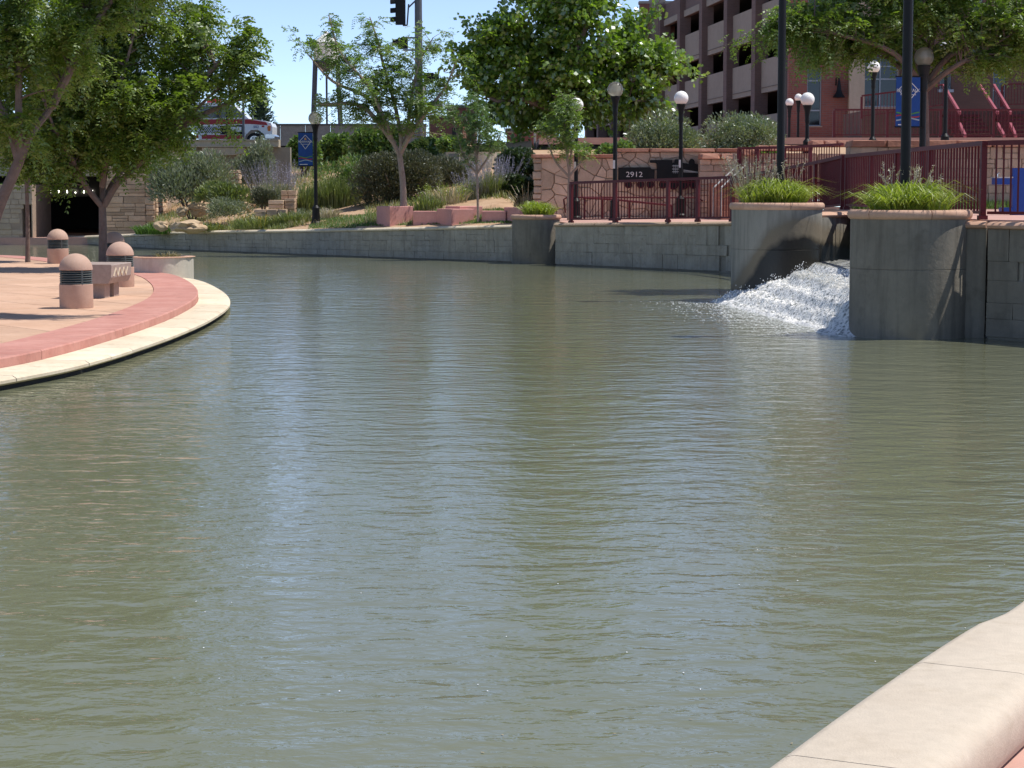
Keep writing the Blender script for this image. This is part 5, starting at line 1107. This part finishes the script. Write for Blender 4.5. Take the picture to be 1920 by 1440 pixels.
# ---- shrubs
def shrub(label, Y, box, mat, n, L, kind='narrow', name='shrub', up=.3, dY=None, lobes=7, zb=None, stems=True, stemmat='bark', group='shrubs on the planted slope', shellk=.3, vert=.85):
    x0, x1, yt, yb = box; s = Y/FPX; W = (x1-x0)*s*1.14; H = (yb-yt)*s*1.18; c = at((x0+x1)/2, yb, Y); zg = c.z if zb is None else zb; ry = dY or W*.42
    base = Vector((c.x, Y, zg)); t = thing(name, label, 'shrub', base, group); O = []; D = []
    cs = [((RNG.random()-.5)*W*.55, (RNG.random()-.5)*ry*.9, H*(.24+.32*RNG.random())) for _ in range(lobes)]
    m = int(n*1.5)//lobes
    for q in cs:
        k = .62+.3*RNG.random(); v = unitv(RNG.normal(size=(m, 3))); v[:, 2] = np.where(v[:, 2] < -.45, -v[:, 2], v[:, 2])
        rr = RNG.random((m, 1))**shellk; P = np.array(q)+v*np.array([W*.36*k, ry*.5*k, H*.50*k])*rr; O.append(P); D.append(v*.7+np.array([0, 0, up])+RNG.normal(size=(m, 3))*.4)
    O = np.concatenate(O); D = np.concatenate(D); ok = O[:, 2] > .02; V = fronds(O[ok], D[ok], L*(.6+.8*RNG.random(ok.sum())), kind)
    me = fastmesh('foliage', V, 4, mat); link(bpy.data.objects.new('foliage', me), t, base)
    if stems:
        mb = MB()
        for q in cs:
            for _ in range(3): e = Vector(q)+Vector((RNG.normal()*.12*W, RNG.normal()*.1*W, H*.15*RNG.random())); mb.tube([(q[0]*.15, q[1]*.15, -.1), (q[0]*.5, q[1]*.5, e.z*.5), e], [.02, .014, .006], 5)
        me = mb.mesh('stems'); me.materials.append(MATS[stemmat]); link(bpy.data.objects.new('stems', me), t, base)
    return t
def blades(label, base, rx, ry, h, n, mat, name='grass_clump', w=.012, lean=.5, droop=.5, cat='plant', group=None, seeds=None, flowers=None, kind=None, parent=None, zfun=None, clumps=1):
    """arching strap leaves: three-part strips"""
    base = Vector(base); k = RNG.random(n)**.5; a = RNG.random(n)*2*math.pi; cc = RNG.integers(0, clumps, n); cx = (RNG.random(clumps)-.5)*1.5*rx if clumps > 1 else np.zeros(1); cy = (RNG.random(clumps)-.5)*1.2*ry if clumps > 1 else np.zeros(1); f = .42 if clumps > 1 else 1
    O = np.stack([cx[cc]+rx*k*f*np.cos(a), cy[cc]+ry*k*f*np.sin(a), np.zeros(n)], 1)
    if zfun: O[:, 2] = [zfun(base.x+p[0], base.y+p[1])-base.z for p in O]
    th = RNG.random(n)*2*math.pi; out = np.stack([np.cos(a)*k*1.2+np.cos(th)*.6, np.sin(a)*k*1.2+np.sin(th)*.6, np.zeros(n)], 1); Hh = h*((.6+.55*RNG.random(n))*(1.15-.5*np.minimum(1, np.hypot(O[:, 0]/rx, O[:, 1]/ry))))[:, None]; le = (lean*(.4+RNG.random(n)))[:, None]
    P0 = O; P1 = O+np.array([0, 0, 1.])*Hh*.6+out*Hh*le*.35; P2 = O+np.array([0, 0, 1.])*Hh*.95+out*Hh*le*.9; P3 = O+np.array([0, 0, 1.])*Hh*(1-.45*droop*RNG.random((n, 1))*1.3)+out*Hh*le*1.5
    sv = np.stack([-np.sin(th), np.cos(th), np.zeros(n)], 1)*w; V = np.concatenate([np.stack([P0-sv*.7, P0+sv*.7, P1+sv, P1-sv], 1), np.stack([P1-sv, P1+sv, P2+sv*.75, P2-sv*.75], 1), np.stack([P2-sv*.75, P2+sv*.75, P3+sv*.1, P3-sv*.1], 1)])
    me = fastmesh('blades', V, 4, mat)
    if kind: o = bpy.data.objects.new(name, me); o.location = base; link(o, None, base); return tag(o, label, None, None, kind)
    t = thing(name, label, cat, base, group); link(bpy.data.objects.new('blades', me), t, base)
    for nm, spec in (('seed_stalks', seeds), ('flower_spikes', flowers)):
        if not spec: continue
        cnt, hh, m2, ll, frac = spec; i = RNG.integers(0, n, cnt); mb = []; Os = []; Ds = []
        for j in i:
            o = O[j]; tip = o+np.array([out[j, 0]*hh*.3+RNG.normal()*.05, out[j, 1]*hh*.3, hh*(.75+.4*RNG.random())]); q = 16
            u = (1-frac*RNG.random(q))[:, None]; Os.append(o*(1-u)+tip*u+RNG.normal(size=(q, 3))*.008); Ds.append(np.tile(unitv((tip-o)[None]), (q, 1))*.6+RNG.normal(size=(q, 3))*.6)
            s_ = np.array([.003, 0, 0]); mb.append(np.stack([o-s_, o+s_, tip+s_, tip-s_]))
        V = np.concatenate([fronds(np.concatenate(Os), np.concatenate(Ds), ll*(.6+.8*RNG.random(cnt*16)), 'narrow'), np.stack(mb)]); me = fastmesh(nm, V, 4, m2); link(bpy.data.objects.new(nm, me), t, base)
    return t
shrub('big feathery grey green shrub beside the stone abutment', 69.5, (288, 432, 284, 405), 'greysage', 9000, .14, up=.9, lobes=9, shellk=.4)
shrub('low grassy green mound right of the feathery shrub', 68, (372, 462, 342, 388), 'grass', 3500, .16, up=1.0, stems=False)
shrub('upright grey sage bush below the bridge parapet', 73.5, (440, 508, 272, 362), 'greysage', 3500, .13, up=1.2)
shrub('small grey mound of sage in the middle of the slope', 67, (385, 475, 374, 414), 'greysage', 2500, .09, up=.6, stems=False); shrub('dry grey brown mound left of the ledge steps', 67.6, (465, 520, 352, 394), 'darkbush', 1800, .09, up=.6)
shrub('leafy green shrub left of the banner lamp', 80, (538, 600, 262, 330), 'greenshrub', 2600, .14, 'broad'); shrub('leafy green shrub right of the banner lamp', 82, (596, 662, 258, 318), 'greenshrub', 2600, .14, 'broad'); shrub('rounded green shrub left of the young locust', 80, (652, 748, 246, 322), 'greenshrub', 4200, .15, 'broad'); shrub('green shrub right of the young locust trunk', 80, (752, 818, 264, 306), 'greenshrub', 2600, .14, 'broad')
shrub('tall yellow green shrub mass behind the long grass', 74, (575, 700, 298, 372), 'greenshrub', 3200, .12, 'narrow', up=.7)
shrub('large dark rounded broom shrub behind the young locust trunk', 66.5, (676, 818, 292, 398), 'darkbush', 19000, .11, up=.5, lobes=13, shellk=.22)
shrub('smaller dark rounded broom shrub right of the large one', 69, (790, 884, 300, 392), 'darkbush', 10000, .11, up=.5, shellk=.22, lobes=11)
shrub('dark shaded bush left of the mural wall', 67, (928, 1004, 282, 352), 'darkshrub', 4500, .12, 'broad', shellk=.5); shrub('low dark shaded bush at the foot of the mural wall', 64.5, (940, 1002, 335, 388), 'darkshrub', 2200, .12, 'broad')
shrub('little green bush above the sign box', 76, (820, 868, 262, 292), 'greenshrub', 1500, .13, 'broad'); shrub('small green bush below the far sapling', 78, (900, 950, 268, 292), 'greenshrub', 1200, .13, 'broad')
shrub('silvery olive shrub left of the white globe lamp above the mural', 76, (1172, 1322, 188, 280), 'olive', 9500, .13, lobes=10, shellk=.4, zb=2.75, group='silvery shrubs above the mural'); shrub('silvery olive shrub between the white globe lamp and left tall pole', 74, (1322, 1462, 192, 280), 'olive', 8500, .13, lobes=10, shellk=.4, zb=2.75, group='silvery shrubs above the mural')
shrub('low bright green hedge under the silvery shrubs', 68, (1395, 1465, 252, 282), 'greenshrub', 1500, .12, 'broad', group='silvery shrubs above the mural', zb=2.75)
shrub('green bush behind the garage end of the mural', 72, (1120, 1185, 245, 290), 'greenshrub', 1500, .12, 'broad', zb=2.7, group='silvery shrubs above the mural')
def sp(px, Y): x = PX(px, Y); return (x, Y, gz(x, Y)-.02)
blades('purple flowering sage on the upper slope below the bridge', sp(515, 72), .62, .5, .8, 700, 'greysage', 'russian_sage', .007, .35, .2, flowers=(150, 1.35, 'lavender', .05, .6))
blades('large purple flowering sage behind the thin sapling', sp(922, 64.8), .62, .5, .7, 900, 'grass', 'russian_sage', .008, .4, .2, flowers=(170, 1.15, 'lavender', .05, .6))
blades('smaller purple sage left of the thin sapling', sp(882, 64.4), .32, .3, .55, 350, 'greysage', 'russian_sage', .007, .35, .2, flowers=(60, .85, 'lavender', .05, .6))
blades('tall upright green grass right of the banner lamp pole', sp(628, 67.6), .8, .5, .95, 1300, 'grass', 'tall_grass', .011, .2, .2); blades('tall upright green grass left of the banner lamp pole', sp(572, 67.2), .35, .35, .85, 500, 'grass', 'tall_grass', .011, .25, .2)
blades('low grey sage tuft at the lamp foot, left', sp(566, 65.6), .3, .25, .38, 260, 'greysage', 'sage_tuft', .009, .5, .3); blades('dry straw tuft at the lamp foot, right', sp(612, 65.4), .35, .25, .36, 260, 'seedhead', 'dry_tuft', .008, .5, .3)
blades('wispy green grass with yellow flowers left of the banner lamp', sp(480, 65.2), .75, .4, .42, 700, 'grass', 'wild_grass', .009, .5, .3, flowers=(26, .45, 'yellowflower', .03, .1)); blades('broad green tuft above the river wall left of the lamp', sp(545, 65.0), .6, .3, .40, 560, 'grass', 'wild_grass', .009, .5, .3)
blades('green wildflower patch behind the long boulder', sp(385, 66.3), .7, .4, .30, 600, 'grass', 'wildflower_patch', .012, .6, .4, flowers=(20, .34, 'yellowflower', .035, .1)); blades('green leafy patch at the left foot of the slope', sp(285, 67.8), .55, .5, .34, 600, 'lawn', 'wildflower_patch', .014, .6, .4)
blades('pale spiky perennial in front of the smaller dark broom shrub', sp(838, 63.6), .6, .35, .55, 300, 'seedhead', 'perennial', .012, .35, .1, flowers=(60, .6, 'daylily', .06, .7)); blades('pale stalks of a perennial left of the mural wall', sp(985, 63.5), .35, .3, .8, 60, 'seedhead', 'perennial', .01, .6, .1); blades('leafy green perennial behind the pink seat wall', sp(800, 62.6), .5, .3, .5, 300, 'grass', 'perennial', .012, .4, .2)
# daylilies in the drum planters
blades('bright green daylilies filling the right drum planter', (PR[0], PR[1], 1.68), .50, .45, .42, 1900, 'daylily', 'daylily_bed', .0075, .75, .9, clumps=8, seeds=(26, .62, 'seedhead', .035, .2)); blades('green daylilies filling the left drum planter', (PL[0]-.03, PL[1], 1.71), .52, .45, .45, 1900, 'daylily', 'daylily_bed', .0075, .7, .9, clumps=8, seeds=(24, .75, 'seedhead', .035, .2))
blades('tall dry seed stalks at the left side of the left drum planter', (PL[0]-.42, PL[1]+.1, 1.71), .25, .3, .5, 120, 'drygrass', 'seed_stalk_plant', .006, .3, .1, seeds=(55, .82, 'seedhead', .04, .35)); blades('bright daylilies in the small drum planter by the railing end', (PM[0], PM[1], PZ(405, 56)), .40, .38, .36, 900, 'daylily', 'daylily_bed', .009, .6, .7, clumps=6)
blades('short dry tuft in the low pale planter on the plaza', (PLF[0]+.12, PLF[1], PZ(482, 43.7)-.06), .26, .26, .15, 330, 'drygrass', 'grass_clump', .006, .7, .5)
# conifer far behind the van
def conifer():
    Y = 118; c = at(487, 232, Y); t = thing('conifer_tree', 'grey green conifer on the horizon behind the van', 'tree', (c.x, Y, STREET)); top = PZ(158, Y); O = []; D = []
    MB().tube([(c.x, Y, STREET-.1), (c.x, Y, top-.2)], [.14, .03], 7).build('trunk', 'bark', t)
    for k in range(2600): u = RNG.random()**.7; r = (1-u)*1.25*(.6+.4*math.sin(k))*RNG.random()**.4+.05; a = RNG.random()*6.283; O.append((r*math.cos(a), r*math.sin(a), .8+u*(top-STREET-.9))); D.append((math.cos(a)*.7, math.sin(a)*.7, .8))
    me = fastmesh('crown', fronds(np.array(O), np.array(D)+RNG.normal(size=(2600, 3))*.3, .28*(.6+.8*RNG.random(2600)), 'narrow'), 4, 'conifer'); link(bpy.data.objects.new('crown', me), t, (c.x, Y, STREET))
conifer()
# lawn strips, ground cover and path on the slope
def cover(name, label, pts, mat, h, w, kind='stuff', lean=.5):
    base = Vector((pts[:, 0].mean(), pts[:, 1].mean(), 1.)); n = len(pts); O = pts-np.array(tuple(base)); th = RNG.random(n)*6.283; out = np.stack([np.cos(th), np.sin(th), 0*th], 1); sv = np.stack([-np.sin(th), np.cos(th), 0*th], 1)*w; Hh = (h*(.5+RNG.random(n)))[:, None]; T = O+np.array([0, 0, 1.])*Hh+out*Hh*lean
    me = fastmesh(name, np.stack([O-sv, O+sv, T+sv*.2, T-sv*.2], 1), 4, mat); o = bpy.data.objects.new(name, me); o.location = base; link(o); tag(o, label, kind=kind)
def scatter(n, xr, yr, f=None):
    x = RNG.uniform(*xr, n); u = RNG.uniform(*yr, n); out = []
    for a, b in zip(x, u):
        y = wall_at(a)[0]+b
        if f and not f(a, y): continue
        out.append((a, y, gz(a, y)-.01))
    return np.array(out)
nz = lambda x, y: mnoise.noise(Vector((x*.45, y*.35, 4)))
cover('ground_cover', 'patchy green ground cover on the planted slope', scatter(34000, (-12.6, 0), (1.0, 22), lambda x, y: nz(x, y) > -.10+.5*(x > -2.6)), 'grass', .15, .014); cover('dry_ground_cover', 'patchy dry grass between the shrubs on the slope', scatter(22000, (-12.6, .2), (1.0, 22), lambda x, y: nz(x+9, y) > .02), 'drygrass', .15, .008)
cover('lawn', 'mown grass strip above the river wall behind the pink seat wall', scatter(26000, (-6.6, .6), (.55, 4.0), lambda x, y: x > -6.2+mnoise.noise(Vector((y, 0, 0))) and not (-4.6 < x < .8 and y-wall_at(x)[0] < .95)), 'lawn', .05, .012)
cover('wall_top_weeds', 'low weeds along the river wall coping at the left', scatter(5200, (-12.6, -6.2), (.5, 1.6), lambda x, y: nz(x*2, y*2) > -.1), 'grass', .12, .012)
# small green plants at the foot of the block wall
cover('wall_foot_grass', 'grass along the foot of the tan block wall', np.stack([RNG.uniform(6.9, 11, 2500), RNG.uniform(42.0, 42.5, 2500), np.full(2500, 1.6)], 1), 'lawn', .14, .01)
# leaf litter on the near water
def leaves_on_water():
    rnd = random.Random(3)
    mb = MB()
    for _ in range(70):
        p = gnd(rnd.uniform(900, 1900), rnd.uniform(1000, 1435), 0.004); a = rnd.uniform(0, 6.28); l = rnd.uniform(.004, .011); d = Vector((math.cos(a), math.sin(a), 0))*l; s_ = Vector((-math.sin(a), math.cos(a), 0))*l*.4
        mb.add([p-d, p+s_, p+d, p-s_], [(0, 1, 2, 3)])
    tag(mb.build('floating_leaves', 'drygrass'), 'tiny dry leaves floating on the near water', kind='stuff')
leaves_on_water()
